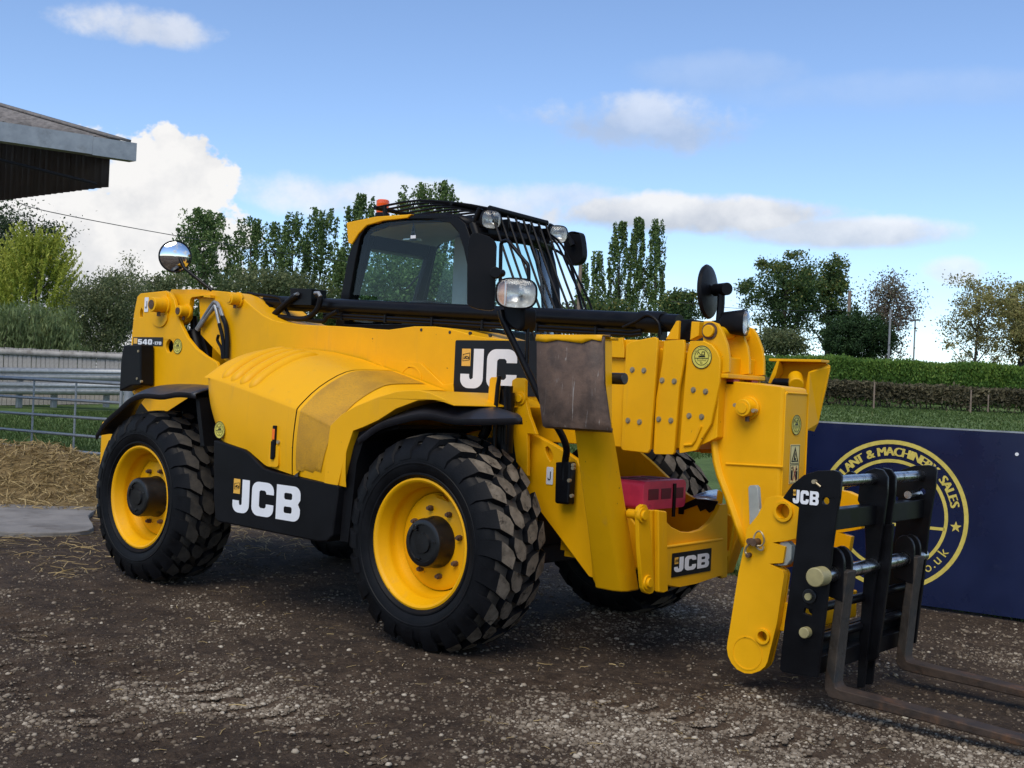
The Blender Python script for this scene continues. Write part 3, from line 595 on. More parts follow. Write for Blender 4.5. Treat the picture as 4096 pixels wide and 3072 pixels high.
# black lamp housing behind the rear wheel
lb = [(-3.874,1.613),(-3.629,1.621),(-3.603,1.31),(-3.728,1.302),(-3.9,1.252),(-3.9,1.484)]
lg = G().ext(lb, 'Y', -.50, -.38).build('lamp_housing', 'black_plastic', TH, bev=.012)
g = G()
for x, z in [(-3.652,1.57),(-3.653,1.358),(-3.597,1.338)]: g.cyl((x, -.506, z), (x, -.49, z), .010, 8)
g.build('bolt', 'bolt_zinc', lg)
g = G(); g.box(-3.95, -3.72, -.62, .60, .62, 1.02); g.build('rear_bumper', Y_, TH, bev=.03)
def sticker(org, r_, parent, u=U_, v=V_, ry=1.0):
    org = Vector(org); u = Vector(u); v = Vector(v)
    o = flat('dealer_sticker', [circ(0, 0, r_, 36, r_*ry)], org, u, v, 'sticker_yellow', parent, .0015)
    flat('sticker_ring', [[circ(0, 0, r_*.99, 36, r_*ry*.99), circ(0, 0, r_*.93, 36, r_*ry*.93)], [circ(0, 0, r_*.70, 36, r_*ry*.70), circ(0, 0, r_*.66, 36, r_*.66*ry)], [[(-r_*.68, -r_*.12), (r_*.68, -r_*.12), (r_*.68, -r_*.07), (-r_*.68, -r_*.07)]]], org, u, v, 'decal_black', o, .003)
    q = r_
    flat('digger_mark', [[[(-.30*q, .0), (.34*q, .0), (.34*q, .12*q), (-.30*q, .12*q)]], [[(-.05*q, .16*q), (.30*q, .16*q), (.30*q, .48*q), (.02*q, .48*q)], [(.03*q, .22*q), (.24*q, .22*q), (.24*q, .42*q), (.05*q, .42*q)]], [[(-.08*q, .2*q), (-.36*q, .5*q), (-.44*q, .22*q), (-.40*q, .22*q), (-.34*q, .43*q), (-.1*q, .14*q)]]], org, u, v, 'decal_black', o, .003)
    for txt, zz in (('Supplied', -.34), ('By', -.58)):
        vs, fs = text_loops(txt, r_*.27); wx = max(p[0] for p in vs)
        nn = u.cross(v).normalized(); G().add([org+u*(p[0]-wx/2)+v*(p[1]+zz*r_)+nn*.003 for p in vs], fs).build('lettering', 'decal_black', o, smooth=0, recalc=False)
    for txt, a0, a1, up in (('UK PLANT & MACHINERY SALES', 205, -25, 1), ('www.ukplant.co.uk', 228, 312, 0)):
        if not up: txt = '.co.uk'; a0, a1 = 285, 318
        else: txt = 'PLANT & MACHINERY SALES'; a0, a1 = 165, 0
        gg = G(); nn = u.cross(v).normalized()
        for i, c_ in enumerate(txt):
            if c_ == ' ': continue
            vs, fs = text_loops(c_, r_*.17); wx = max(p[0] for p in vs)/2
            t_ = R(a0+(a1-a0)*(i+.5)/len(txt)); rad = r_*(.75 if up else .88)
            ur = Vector((math.cos(t_), math.sin(t_))); ut = Vector((math.sin(t_), -math.cos(t_)))
            if not up: ur, ut = -ur, -ut
            c0 = Vector((math.cos(t_), math.sin(t_)))*rad
            gg.add([org+u*(c0.x+ut.x*(p[0]-wx)+ur.x*p[1])+v*((c0.y+ut.y*(p[0]-wx)+ur.y*p[1])*ry)+nn*.003 for p in vs], fs)
        if gg.v: gg.build('lettering', 'decal_black', o, smooth=0, recalc=False)
x, z = [(-3.325,1.618)][0]; sticker((x, -.3705, z), .058, tow)
x, z = [(1.206,1.613)][0]; sticker((x, -.2505, z), .061, c3)
# round mirror on a stalk behind the tower
ms = [(-3.01,-0.3,2.052)]; mc = Vector([(-3.402,-0.38,2.305)][0])
g = G(); g.tube([Vector([(-3.073,-0.26,2.047)][0]), mc+Vector((.10, .02, -.09)), mc+Vector((.03, .015, .0))], .013, 10); rm = g.build('mirror_stalk', B_, TH)
to = (Vector((1.0, -1.0, 0.0))).normalized()
def disc_mirror(c, r_, nrm, parent, name='round_mirror'):
    q = nrm.to_track_quat('Z', 'Y'); g = G(); gl = G()
    pr = [(r_, .012), (r_*1.05, .0), (r_*1.0, -.012), (r_*.7, -.024), (r_*.25, -.032), (0.001, -.033)]
    g.lathe(pr, 40, ax='Z'); g.lathe([(r_*.96, .006), (r_, .012)], 40, ax='Z'); g.v = [tuple(c+q @ Vector(p)) for p in g.v]; o = g.build(name, 'black_plastic', parent)
    pr = [(r_*.965*math.sin(t_), .006+.028*(math.cos(t_)-math.cos(1.0))/(1-math.cos(1.0))) for t_ in [i/8 for i in range(8, -1, -1)]]
    sc = r_*.97/max(p[0] for p in pr); pr = [(p[0]*sc, p[1]) for p in pr]
    gl.lathe([(max(p[0], 1e-4), p[1]) for p in pr], 40, ax='Z'); gl.v = [tuple(c+q @ Vector(p)) for p in gl.v]; gl.build('mirror_glass', 'mirror_glass', o, smooth=60)
    return o
disc_mirror(mc, .118, Vector((.82, -.57, -.06)).normalized(), rm)

# ---- boom nose
ns = [(1.254,1.501),(1.636,1.474)]+[(1.637, .60), (1.46, .60)]+[(1.457,0.651),(1.403,0.756),(1.34,0.893),(1.284,1.013),(1.262,1.112),(1.24,1.174),(1.209,1.229)]+[(1.222,1.279),(1.254,1.375),(1.258,1.438)]
nose = G().ext(ns, 'Y', -.16, .10).build('boom_nose', Y_, TH, bev=.02, seg=3)
fl_ = [(1.208,1.235),(1.239,1.205),(1.259,1.163),(1.274,1.076),(1.299,1.003),(1.354,0.895),(1.417,0.759),(1.463,0.654)]
rows = [[(x, y, z) for y in (-.195, .135)] for x, z in fl_]
G().grid(rows).build('nose_flange', Y_, nose, solid=.022, smooth=40)
rb_ = [(1.324,-0.162,1.066),(1.649,-0.162,1.074)]; G().tube(rb_, .006, 8).build('weld_rib', Y_, nose)
x, z = [(1.446,1.36)][0]; bs = boss('pin_boss', (x, z), -.16, -.235, .044, nose, dark=False)
g = G()
for dx, dz in ((-.052, .012), (.055, -.012)): g.cyl((x+dx, -.225, z+dz), (x+dx, -.19, z+dz), .010, 8)
g.build('bolt', 'bolt_zinc', bs)
ux = [(-0.178,1.466),(0.061,1.47)][0]
fx = ns[1][0]+.002
g = G(); g.ext(rrect(-.150, .62, .09, ns[1][1]-.02, .02, 4), 'X', fx-.004, fx+.004); nfp = g.build('front_plate', Y_, nose, bev=.003)
G().tube([(fx+.004, .094, .75), (fx+.004, .094, 1.42), (fx+.004, .08, 1.445), (fx+.004, -.14, 1.445)], .006, 6).build('weld_rib', Y_, nose)
sticker((fx+.0045, -.03, 1.285), .052, nfp, (0, 1, 0), (0, 0, 1), 1.0)
wo_ = Vector((fx+.0045, -.085, .985))
wl_ = flat('warning_decal', [[(0, 0), (.105, 0), (.105, .20), (0, .20)]], wo_, (0, 1, 0), (0, 0, 1), 'decal_cream', nfp)
flat('pictogram', [[[(.004, .004), (.101, .004), (.101, .098), (.004, .098)], [(.0065, .0065), (.0985, .0065), (.0985, .0955), (.0065, .0955)]], [[(.004, .102), (.101, .102), (.101, .196), (.004, .196)], [(.0065, .1045), (.0985, .1045), (.0985, .1935), (.0065, .1935)]],
     [[(.015, .112), (.09, .112), (.0525, .188)], [(.026, .118), (.079, .118), (.0525, .172)]], [[(.04, .12), (.05, .12), (.058, .15), (.05, .16)]], [[(.055, .12), (.064, .12), (.064, .13), (.055, .132)]],
     [[(.016, .02), (.034, .02), (.034, .07), (.016, .07)]], [[(.066, .02), (.086, .02), (.086, .064), (.066, .064)]], [[(.02, .074), (.03, .074), (.03, .086), (.02, .086)]], [[(.07, .068), (.082, .068), (.082, .08), (.07, .08)]]], wo_, (0, 1, 0), (0, 0, 1), 'decal_black', wl_, .003)
flat('pictogram', [[[(.03, .014), (.034, .014), (.075, .09), (.071, .09)]], [[(.071, .014), (.075, .014), (.034, .09), (.03, .09)]]], wo_, (0, 1, 0), (0, 0, 1), 'wear_pad_red', wl_, .0045)

# ---- quick hitch
hp = [(1.699,0.934),(1.739,0.947),(1.784,0.944),(1.855,0.921),(1.868,0.905),(1.869,0.864),(1.863,0.757),(1.833,0.747),(1.742,0.724),(1.81,0.712),(1.801,0.634),(1.731,0.621),(1.801,0.597),(1.81,0.58),(1.784,0.348),(1.743,0.154),(1.732,0.129),(1.705,0.102),(1.663,0.081),(1.621,0.076),(1.581,0.086),(1.549,0.111),(1.529,0.142),(1.52,0.178),(1.522,0.212),(1.528,0.25),(1.566,0.556),(1.596,0.71),(1.6,0.775),(1.657,0.847)]
h1 = [(1.794,0.879)][0]; h2 = [(1.715,0.271)][0]
hitch = G().ext([hp, circ(h1[0], h1[1], .036, 20), circ(h2[0], h2[1], .026, 18)], 'Y', -.42, -.375).build('hitch_plate', Y_, TH, bev=.004)
G().ext(hp, 'Y', -.365, -.355).build('hitch_liner', Y_, hitch)
hp2 = [(x, z) for x, z in hp]
G().ext(hp2, 'Y', .315, .36).build('hitch_plate', Y_, TH, bev=.004)
for (x, z), r_, w_ in ((h1, .036, .014), (h2, .026, .012)):
    G().ext([circ(x, z, r_+w_, 24), circ(x, z, r_-.001, 24)], 'Y', -.432, -.40).build('bush', Y_, hitch, bev=.003)
x, z = [(1.632,0.175)][0]; G().ext([circ(x, z, .082, 36), circ(x, z, .074, 36)], 'Y', -.4225, -.41).build('weld_ring', Y_, hitch, bev=.001)
g = G(); g.cyl((h1[0]-.16, -.37, .62), (h1[0]-.16, .31, .62), .06, 24); g.box(1.70, 1.86, -.37, .31, .30, .44); g.box(1.72, 1.80, -.13, .07, .3, .95); g.build('hitch_crossbeam', Y_, hitch, bev=.006)
# retaining pin cluster and grey locking lever
c0 = [(1.666,0.719)][0]
g = G(); g.cyl((c0[0], -.47, c0[1]), (c0[0], -.41, c0[1]), .018, 14); 
x1_, z1_ = [(1.632,0.719)][0]; g.cyl((x1_, -.45, z1_), (x1_, -.41, z1_), .015, 12)
x1_, z1_ = [(1.625,0.651)][0]; g.cyl((x1_, -.445, z1_), (x1_, -.41, z1_), .012, 12); g.build('locking_pin', 'rusty_bolt', hitch)
ring = [(c0[0]+.02+.028*math.cos(t_), -.45-.006*math.sin(t_*2), c0[1]+.02+.036*math.sin(t_)) for t_ in [i*.5 for i in range(14)]]
g = G(); g.tube(ring, .0045, 6); g.tube([(x, -.44, z) for x, z in [(1.652,0.736),(1.664,0.709),(1.68,0.688),(1.701,0.686),(1.705,0.705)]], .006, 6, sm=3); g.tube([(x, -.44, z) for x, z in [(1.63,0.705),(1.613,0.684),(1.611,0.661),(1.628,0.654)]], .006, 6, sm=3); g.build('lynch_clip', 'bolt_zinc', hitch)
gl_ = [(1.58,0.786),(1.563,0.969),(1.571,0.981),(1.604,0.985),(1.616,0.973),(1.629,0.868),(1.649,0.861),(1.65,0.844),(1.632,0.815),(1.61,0.789)]
G().ext(gl_, 'Y', -.355, -.325).build('lock_lever', 'grey_plate', hitch, bev=.004)
cl_ = [(1.755,0.704),(1.779,0.73),(1.812,0.738),(1.835,0.718),(1.836,0.655),(1.814,0.624),(1.791,0.618),(1.734,0.614),(1.791,0.629),(1.791,0.708)]
G().ext(cl_, 'Y', -.405, -.36).build('catch', 'grey_plate', hitch, bev=.006)
bd = [(1.673,0.918),(1.694,0.94),(1.723,0.943),(1.825,0.911),(1.841,0.89),(1.842,0.808),(1.823,0.741),(1.788,0.737),(1.767,0.864),(1.704,0.904)]

# ---- fork carriage
YN, YF = -.62, .54
cp = [(1.887,0.96),(1.931,1.025),(1.986,1.073),(2.05,1.097),(2.123,1.106),(2.158,1.099),(2.168,1.079),(2.163,0.986),(2.152,0.908),(2.138,0.77),(2.123,0.513),(2.111,0.383),(2.095,0.175),(1.924,0.168),(1.909,0.179),(1.91,0.218),(1.923,0.395),(1.943,0.573),(1.962,0.775),(1.969,0.924)]
h3 = [(2.098,0.966)][0]; so_ = [(2.056,0.735),(2.081,0.729),(2.096,0.697),(2.097,0.646),(2.072,0.634),(2.052,0.657),(2.045,0.699)]; sq = [(2.019,0.475),(2.056,0.473),(2.053,0.446),(2.015,0.453)]
hlw = [(2.095,0.964),(2.097,0.964)]
car = G().ext([cp, circ(h3[0], h3[1], .016, 16), sq], 'Y', YN, YN+.022).build('fork_carriage', B_, TH, bev=.004)
G().ext([cp, circ(h3[0], h3[1], .016, 16), sq], 'Y', YF-.022, YF).build('side_plate', B_, car, bev=.004)
tops = Vector((2.085, -.6, 1.048)); g = G(); g.cyl((tops.x, YN+.01, tops.z), (tops.x, YF-.01, tops.z), .027, 24); g.build('top_shaft', 'chrome', car)
q = (2.105, .925)
g = G(); g.box(q[0]-.06, q[0]+.005, YN+.02, YF-.02, q[1]-.095, q[1]); g.build('crossbar', B_, car, bev=.004)
ls = Vector((2.098, -.4, .632)); g = G(); g.cyl((ls.x, YN-.03, ls.z), (ls.x, YF+.02, ls.z), .034, 24); g.build('fork_shaft', 'chrome', car)
for yc in (-.075, .02):
    c_ = [(x+.012, z) for x, z in [(1.999,0.94),(2.007,1.014),(2.035,1.082),(2.08,1.1),(2.121,1.095),(2.145,1.062),(2.147,0.982),(2.128,0.778),(2.1,0.484),(2.07,0.042),(2.036,0.035),(2.038,0.328),(2.052,0.696),(2.037,0.87)]]
    G().ext(c_, 'Y', yc-.011, yc+.011).build('centre_plate', B_, car, bev=.004)
cb = [(2.106,0.823),(2.177,0.84),(2.171,0.642),(2.146,0.363),(2.128,0.185),(2.074,0.152),(2.083,0.371),(2.096,0.632)]
G().ext(cb, 'Y', -.05, -.02).build('centre_post', B_, car, bev=.005)
g = G()
for off in (.30, .16): g.cyl((ls.x-.05, YN+.02, ls.z-off), (ls.x-.05, YF-.02, ls.z-off), .022, 14)
g.box(ls.x-.16, ls.x-.04, YN+.02, YF-.02, .17, .25); g.box(ls.x-.14, ls.x-.10, YN+.02, YF-.02, .18, .34)
g.build('lower_beam', B_, car, bev=.004)
g = G(); g.cyl((ls.x, -.70, ls.z), (ls.x, -.61, ls.z), .043, 28); g.build('shaft_cap', 'cap_cream', car, bev=.006)
x, z = [(2.036,0.371)][0]; g = G(); g.cyl((x, -.655, z), (x, -.60, z), .025, 22); g.build('pin_cap', 'cap_cream', car, bev=.005)
x, z = [(2.041,0.532)][0]; g = G(); g.cyl((x, -.628, z), (x, -.60, z), .034, 22); g.build('pin_cap', 'hub_black', car, bev=.004)
g = G(); g.cyl((x+.0, -.64, z), (x+.0, -.62, z), .016, 14); g.build('bolt', 'cap_cream', car)
x, z = [(2.045,1.048)][0]; g = G(); g.cyl((x, -.64, z), (x, -.61, z), .010, 10); g.tube([(x, -.63, z), (x+.02, -.632, z-.012), (x+.03, -.63, z-.02)], .005, 6); g.build('split_pin', 'bolt_zinc', car)
x, z = [(2.068,0.95)][0]; g = G(); g.cyl((x, .40, z), (x, .55, z), .02, 16); g.build('cross_pin', 'chrome', car)
g = G()
for yy in (-.13,): 
    lug_ = [(tops.x-.10, tops.z-.06), (tops.x-.10, tops.z+.0)]+arc(tops.x-.07, tops.z+.0, .03, 180, 0, 6)+[(tops.x-.035, tops.z-.02)]
    g.ext([(x-.02, z) for x, z in lug_], 'Y', yy-.01, yy+.01)
g.build('lifting_lug', B_, car)
org = Vector(([(1.94,0.961)][0][0], YN-.0005, [(1.941,0.954)][0][1]-.012)); je = [(1.941,0.954),(2.067,0.951)]
flat_h = .062
jcb(org, U_, V_, flat_h, car, .002, stretch=(je[1][0]-je[0][0])/(2.52*flat_h))
# two forks: shank, heel and tapering blade
def fork(yc):
    w_ = .048; lean = .09
    hx_, hz_ = 2.115, .100
    th = .048
    def up(h): return hx_+lean*h
    g = G()
    back = [(2.127, .650), (2.101, .41), (2.083, .207), (2.078, .130), (2.082, .098), (2.096, .080), (2.118, .071), (2.150, .068), (2.505, .057), (2.948, .041), (3.24, .030)]
    front = [(3.24, .045), (2.947, .072), (2.503, .099), (2.19, .114), (2.148, .117), (2.134, .124), (2.127, .142), (2.146, .417), (2.170, .650)]
    g.ext(back+front, 'Y', yc-w_, yc+w_)
    f_ = g.build('fork', ['fork_steel', 'shank_steel'], car, bev=.006)
    me = f_.data
    for p_ in me.polygons:
        if p_.center.z > .24: p_.material_index = 1
    # hanger loop over the shaft
    lp_ = [(ls.x+.052*math.cos(R(a_)), ls.z+.045+.075*math.sin(R(a_))) for a_ in range(0, 181, 20)]
    hang = lp_+[(ls.x-.052, ls.z-.10), (ls.x+.052, ls.z-.12)]
    inner = circ(ls.x, ls.z, .036, 16)
    for yy in (yc-.04, yc+.04): G().ext([hang, inner], 'Y', yy-.011, yy+.011).build('hanger', B_, f_, bev=.003)
    return f_
fork(-.465); fork(.355)


# ---- engine cover
# stations: x at crease, x at the bottom edge, bottom z, crease z, then z of the top at y = -.91, -.70, -.50, -.29
HS = [(-2.02, -1.79, .985, 1.415, 1.515, 1.585, 1.605, 1.61), (-1.85, -1.66, .978, 1.392, 1.51, 1.585, 1.61, 1.615), (-1.62, -1.47, .955, 1.352, 1.475, 1.565, 1.595, 1.60), (-1.35, -1.30, .877, 1.302, 1.43, 1.53, 1.555, 1.56),
      (-1.03, -1.045, .842, 1.238, 1.366, 1.466, 1.485, 1.488), (-.86, -.86, .83, 1.196, 1.325, 1.425, 1.445, 1.45), (-.70, -.70, .818, 1.150, 1.285, 1.385, 1.405, 1.41), (-.56, -.56, .81, 1.12, 1.25, 1.35, 1.37, 1.375)]
def hood_pt(xt, v):
    """point of the cover surface: xt along the machine, v 0 bottom edge .. 1 crease .. 2 beside the boom"""
    xs = [h[0] for h in HS]
    i = max(0, min(len(HS)-2, sum(1 for x in xs if x <= xt)-1)); t_ = (xt-xs[i])/(xs[i+1]-xs[i])
    h = [a*(1-t_)+b*t_ for a, b in zip(HS[i], HS[i+1])]
    if v <= 1:
        z = h[2]+(h[3]-.02-h[2])*v; x = h[1]+(h[0]-h[1])*v
        y = -1.075-.012*math.sin(math.pi*min(1, v))+ (.0 if v < .9 else 0)
        rear_in = max(0, 1-abs(xt+2.02)/.16); y += .035*rear_in**2; x += .06*rear_in**2*v**4
        return Vector((x, y, z))
    prof = [(-1.075, h[3]-.02), (-1.055, h[3]+.012), (-.91, h[4]), (-.70, h[5]), (-.50, h[6]), (-.29, h[7])]
    q = (v-1)*(len(prof)-1); j = min(len(prof)-2, int(q)); tt = q-j
    P = [prof[max(0, j-1)], prof[j], prof[j+1], prof[min(len(prof)-1, j+2)]]
    def cr_(k): a, b, c, d = (p[k] for p in P); return .5*(2*b+(c-a)*tt+(2*a-5*b+4*c-d)*tt*tt+(3*b-a-3*c+d)*tt**3)
    y, z = cr_(0), cr_(1)
    rear_in = max(0, 1-abs(xt+2.02)/.12); z -= .035*rear_in**2*min(1, (v-1)*4)
    return Vector((h[0]+.06*max(0, 1-abs(xt+2.02)/.16)**2*max(0, 1-(v-1)*1.6), y, z))
def hood_rows(xa, xb, nx, off=0.0, v0=0.0, v1=2.0, nv=30):
    rows = []
    for i in range(nx+1):
        x = xa+(xb-xa)*i/nx; r_ = []
        for j in range(nv+1):
            v = v0+(v1-v0)*j/nv; p_ = hood_pt(x, v)
            if off:
                du_ = hood_pt(x+.01, v)-hood_pt(x-.01, v); dv_ = hood_pt(x, min(2, v+.01))-hood_pt(x, max(0, v-.01)); nn = du_.cross(dv_).normalized()
                if nn.y > 0 and nn.z < .2: nn = -nn
                if nn.z < -.1: nn = -nn
                p_ = p_+nn*off
            r_.append(p_)
        rows.append(r_)
    return rows
YM = 'yellow_moulding'
g = G(); rr_ = hood_rows(-2.02, -1.036, 26); g.grid(rr_)
rear_row = rr_[0]; g.add(list(rear_row)+[Vector((-2.0+.05*0, -.29, .985))], [tuple(range(len(rear_row)+1))])
hood = g.build('engine_cover', YM, TH, smooth=30)
g = G(); g.grid(hood_rows(-1.026, -.57, 14)); g.build('front_cover', YM, hood, smooth=30)
g = G(); g.grid(hood_rows(-1.10, -.96, 4, -.02)); g.build('seam_backing', 'cab_dark', hood, smooth=30)
rows = []
for r_ in hood_rows(-.995, -.70, 12, .0045, .10, 1.93, 34): rows.append(r_)
for i, r_ in enumerate(rows):                       # the screen's front edge slants back towards its lower end
    t_ = i/12
    for j, p_ in enumerate(r_):
        v = .10+1.83*j/34
        if v < 1: k_ = t_*(.10*(1-v)); p_.x -= k_
g = G(); g.grid(rows); g.build('intake_screen', 'intake_mesh', hood, smooth=30)
for k_ in range(4):
    xx = -1.795+k_*.094
    pts = [hood_pt(xx+.02*(v-1.2), v) for v in [1.20+.56*i/14 for i in range(15)]]
    rr_ = [.047*min(1, (i+.6)/2.2, (14-i+.6)/2.2)**.6 for i in range(15)]
    g = G(); g.tube([p_-Vector((0, -.010, .022)) for p_ in pts], rr_, 12); g.build('louvre', YM, hood, smooth=60)
# raised arch band over the front wheel
oc = [(-0.745,0.816),(-0.737,0.982),(-0.713,1.149),(-0.617,1.221),(-0.5,1.272),(-0.341,1.324),(-0.187,1.362),(-0.09,1.372),(-0.022,1.375),(0.073,1.363),(0.166,1.338),(0.246,1.309)]
ic = [(-0.628,0.815),(-0.597,0.92),(-0.559,1.035),(-0.52,1.129),(-0.425,1.16),(-0.319,1.2),(-0.181,1.27),(-0.019,1.32),(0.088,1.326),(0.167,1.319),(0.246,1.302)]
g = G().ext(oc+ic[::-1], 'Y', -1.088, -.30); g.build('wheel_arch', YM, hood, bev=.022, seg=3)
inn = [(-.60, .55), (-.60, .82), (-.545, 1.03), (-.50, 1.12), (-.32, 1.175), (.10, 1.235), (.10, 1.0), (-.3, .9), (-.5, .5)]
g = G().ext([(-.63, .50), (-.61, .82), (-.55, 1.04), (-.51, 1.125), (-.40, 1.15), (-.30, 1.165), (-.2, 1.18), (-.2, 1.16), (-.3, 1.14), (-.47, 1.08), (-.52, .95), (-.56, .50)], 'Y', -1.05, -.34); g.build('arch_liner', 'black_plastic', hood)
# marker reflector, latch and sticker on the cover's flank
x, z = [(-1.203,1.069)][0]
g = G(); g.box(x-.013, x+.013, -1.102, -1.085, z-.135, z+.055); g.build('marker_strip', 'black_plastic', hood, bev=.004)
g = G(); g.box(x-.011, x+.011, -1.106, -1.10, z-.03, z+.035); g.build('marker_lens', 'amber_lens', hood, bev=.003)
xl, zl = [(-1.212,0.931)][0]
g = G(); g.ext(rrect(xl-.045, zl-.055, xl+.05, zl+.075, .02, 4), 'Y', -1.0905, -1.08); g.build('latch_recess', YM, hood, bev=.006)
g = G(); g.box(xl-.012, xl+.014, -1.105, -1.085, zl-.01, zl+.10); g.build('latch_handle', 'black_plastic', hood, bev=.005)
x, z = [(-1.168,1.027)][0]; g = G(); g.cyl((x, -1.098, z), (x, -1.08, z), .011, 12); g.build('lock', 'bolt_zinc', hood)
x, z = [(-1.755,1.067)][0]; sticker((x, -1.0875, z), .055, hood)
# black side skirt with the white logo
sk = [(-1.805,1.001),(-1.755,0.998),(-1.571,0.972),(-1.489,0.961),(-1.419,0.932),(-1.35,0.892),(-1.282,0.86),(-1.152,0.845),(-1.051,0.838),(-0.854,0.827),(-0.614,0.814)]
sk = sk+[(-0.612,0.774),(-0.644,0.526),(-0.683,0.492),(-0.758,0.48),(-1.716,0.492),(-1.753,0.509),(-1.777,0.643)]
skirt = G().ext(sk, 'Y', -1.098, -.60).build('side_skirt', 'black_plastic', TH, bev=.022, seg=3)
e = [(-1.573,0.591),(-0.916,0.593),(-1.463,0.755),(-1.146,0.754)]
jo = Vector((e[0][0], -1.0985, e[0][1]-.018)); je = [(-1.574,0.645),(-0.931,0.659)]
jcb(jo, U_, V_, .205, skirt, .002, stretch=(je[1][0]-je[0][0])/(2.52*.205))

# ---- mudguards
def guard(outer, inner, s_, dx=0.0):
    n_ = 22
    def rs(c_):
        c_ = [Vector(p_) for p_ in c_]; L = [0]
        for a, b in zip(c_, c_[1:]): L.append(L[-1]+(b-a).length)
        o_ = []
        for i in range(n_+1):
            t_ = L[-1]*i/n_; k_ = max(0, min(len(c_)-2, sum(1 for l in L if l <= t_)-1)); f_ = (t_-L[k_])/(L[k_+1]-L[k_]); o_.append(c_[k_].lerp(c_[k_+1], f_))
        return curve(o_, 1)
    A = rs(curve(outer, 6)); Bq = rs(curve(inner, 6)); rows = []
    for a, b in zip(A, Bq):
        r_ = [a+Vector((0, .008, -.03)), a]
        for t_ in (.15, .35, .6, .85, 1.0): r_.append(a.lerp(b, t_)+Vector((0, 0, .022*math.sin(math.pi*t_))))
        rows.append([(p_.x+dx, p_.y*s_, p_.z) for p_ in r_])
    return G().grid(rows).build('mudguard', 'fender_plastic', TH, solid=.012, smooth=45)
fo = [(-.47, -1.09, 1.085), (-.317, -1.09, 1.171), (-.15, -1.09, 1.219), (.04, -1.09, 1.252), (.225, -1.07, 1.236), (.36, -.98, 1.24), (.50, -.84, 1.253)]
fi = [(-.80, -.68, 1.10), (-.70, -.68, 1.20), (-.58, -.68, 1.262), (-.43, -.68, 1.305), (-.24, -.68, 1.325), (-.03, -.68, 1.325), (.15, -.68, 1.298), (.27, -.68, 1.25)]
mg = guard(fo, fi, 1); guard(fo, fi, -1)
ro = [(-3.20, -1.09, .945), (-3.088, -1.09, 1.054), (-2.921, -1.09, 1.147), (-2.775, -1.09, 1.228), (-2.612, -1.09, 1.262), (-2.404, -1.09, 1.262), (-2.22, -1.09, 1.285), (-2.03, -1.09, 1.283)]
ri = [(-3.42, -.68, .92), (-3.38, -.68, 1.10), (-3.26, -.68, 1.22), (-3.10, -.68, 1.29), (-2.85, -.68, 1.325), (-2.65, -.68, 1.335), (-2.4, -.68, 1.33), (-2.15, -.68, 1.32)]
guard(ro, ri, 1); guard(ro, ri, -1)
g = G(); g.ext([(-2.10, 1.26), (-2.06, 1.26), (-1.98, .95), (-2.02, .95)], 'Y', -1.04, -.70); g.ext([(-3.3, 1.0), (-2.0, 1.0), (-2.0, 1.3), (-2.6, 1.3)], 'Y', -.66, -.64); g.build('inner_arch', 'black_plastic', TH)
g = G(); g.ext([(-2.55, .95), (-2.03, .95), (-2.03, 1.20), (-2.25, 1.17), (-2.42, 1.10)], 'Y', -.69, -.67); g.build('arch_panel', Y_, TH, bev=.004)

# ---- wheels
def tyre_geo(seed):
    rg = random.Random(seed)
    prof = [(.338, -.17), (.342, -.190), (.362, -.204), (.368, -.212), (.376, -.212), (.380, -.208), (.40, -.219), (.424, -.2225), (.428, -.226), (.434, -.226), (.437, -.223), (.445, -.224), (.49, -.214), (.515, -.200), (.532, -.178), (.549, -.12), (.556, -.06), (.558, 0)]
    full = prof+[(r_, -y) for r_, y in prof[-2::-1]]
    g = G()
    cr_ = [p for p in full if p[0] > .53]; i0 = full.index(cr_[0]); i1 = full.index(cr_[-1])
    g.lathe(full[:i0+1], 88); g.lathe(full[i1:], 88); g.cur = 2; g.lathe(full[i0:i1+1], 88); g.cur = 0
    N_ = 22
    def rad(y): a = abs(y); return .592-1.3*max(0, a-.05)**2-(.30*max(0, a-.185))
    def lug(poly, tops, split_=False):
        """poly: (arc angle, lateral y); tops: per-vertex top radius or None; a moulded rubber block with sloping flanks"""
        k_ = len(poly); ca = sum(p[0] for p in poly)/k_; cy = sum(p[1] for p in poly)/k_
        top = []; bot = []
        for (a, y), tp in zip(poly, tops):
            rt = tp if tp else rad(y)
            top.append((rt*math.cos(a), y, rt*math.sin(a)))
            a2 = ca+(a-ca)*1.10; y2 = cy+(y-cy)*1.06; y2 = max(-.226, min(.226, y2)); rb = min(rt-.012, .545) if abs(y) < .19 else rt-.045
            bot.append((rb*math.cos(a2), y2, rb*math.sin(a2)))
        if split_: g.cur = 0; g.add(top, [(0, 1, k_-2, k_-1)]); g.cur = 1; g.add(top, [tuple(range(1, k_-1))]); g.cur = 0
        else: g.cur = 1; g.add(top, [tuple(range(k_))]); g.cur = 0
        g.add(top+bot, [(i, (i+1) % k_, k_+(i+1) % k_, k_+i) for i in range(k_)])
    st_ = 2*math.pi/N_
    for i in range(N_):
        for s_ in (-1, 1):
            a = i*st_+(0 if s_ < 0 else st_*.5)
            w = st_
            # shoulder lug, curving towards the middle
            lug([(a+.12*w, s_*.223), (a+.03*w, s_*.175), (a-.08*w, s_*.150), (a-.30*w, s_*.108), (a-.52*w, s_*.090), (a-.86*w, s_*.104), (a-.70*w, s_*.150), (a-.60*w, s_*.175), (a-.45*w, s_*.223)], [.500, None, None, None, None, None, None, None, .500], True)
            # inner pentagon blocks
            lug([(a+.10*w, s_*.094), (a-.02*w, s_*.040), (a-.24*w, s_*.008), (a-.58*w, s_*.008), (a-.66*w, s_*.036), (a-.50*w, s_*.078), (a-.18*w, s_*.100)], [None]*7)
    return g
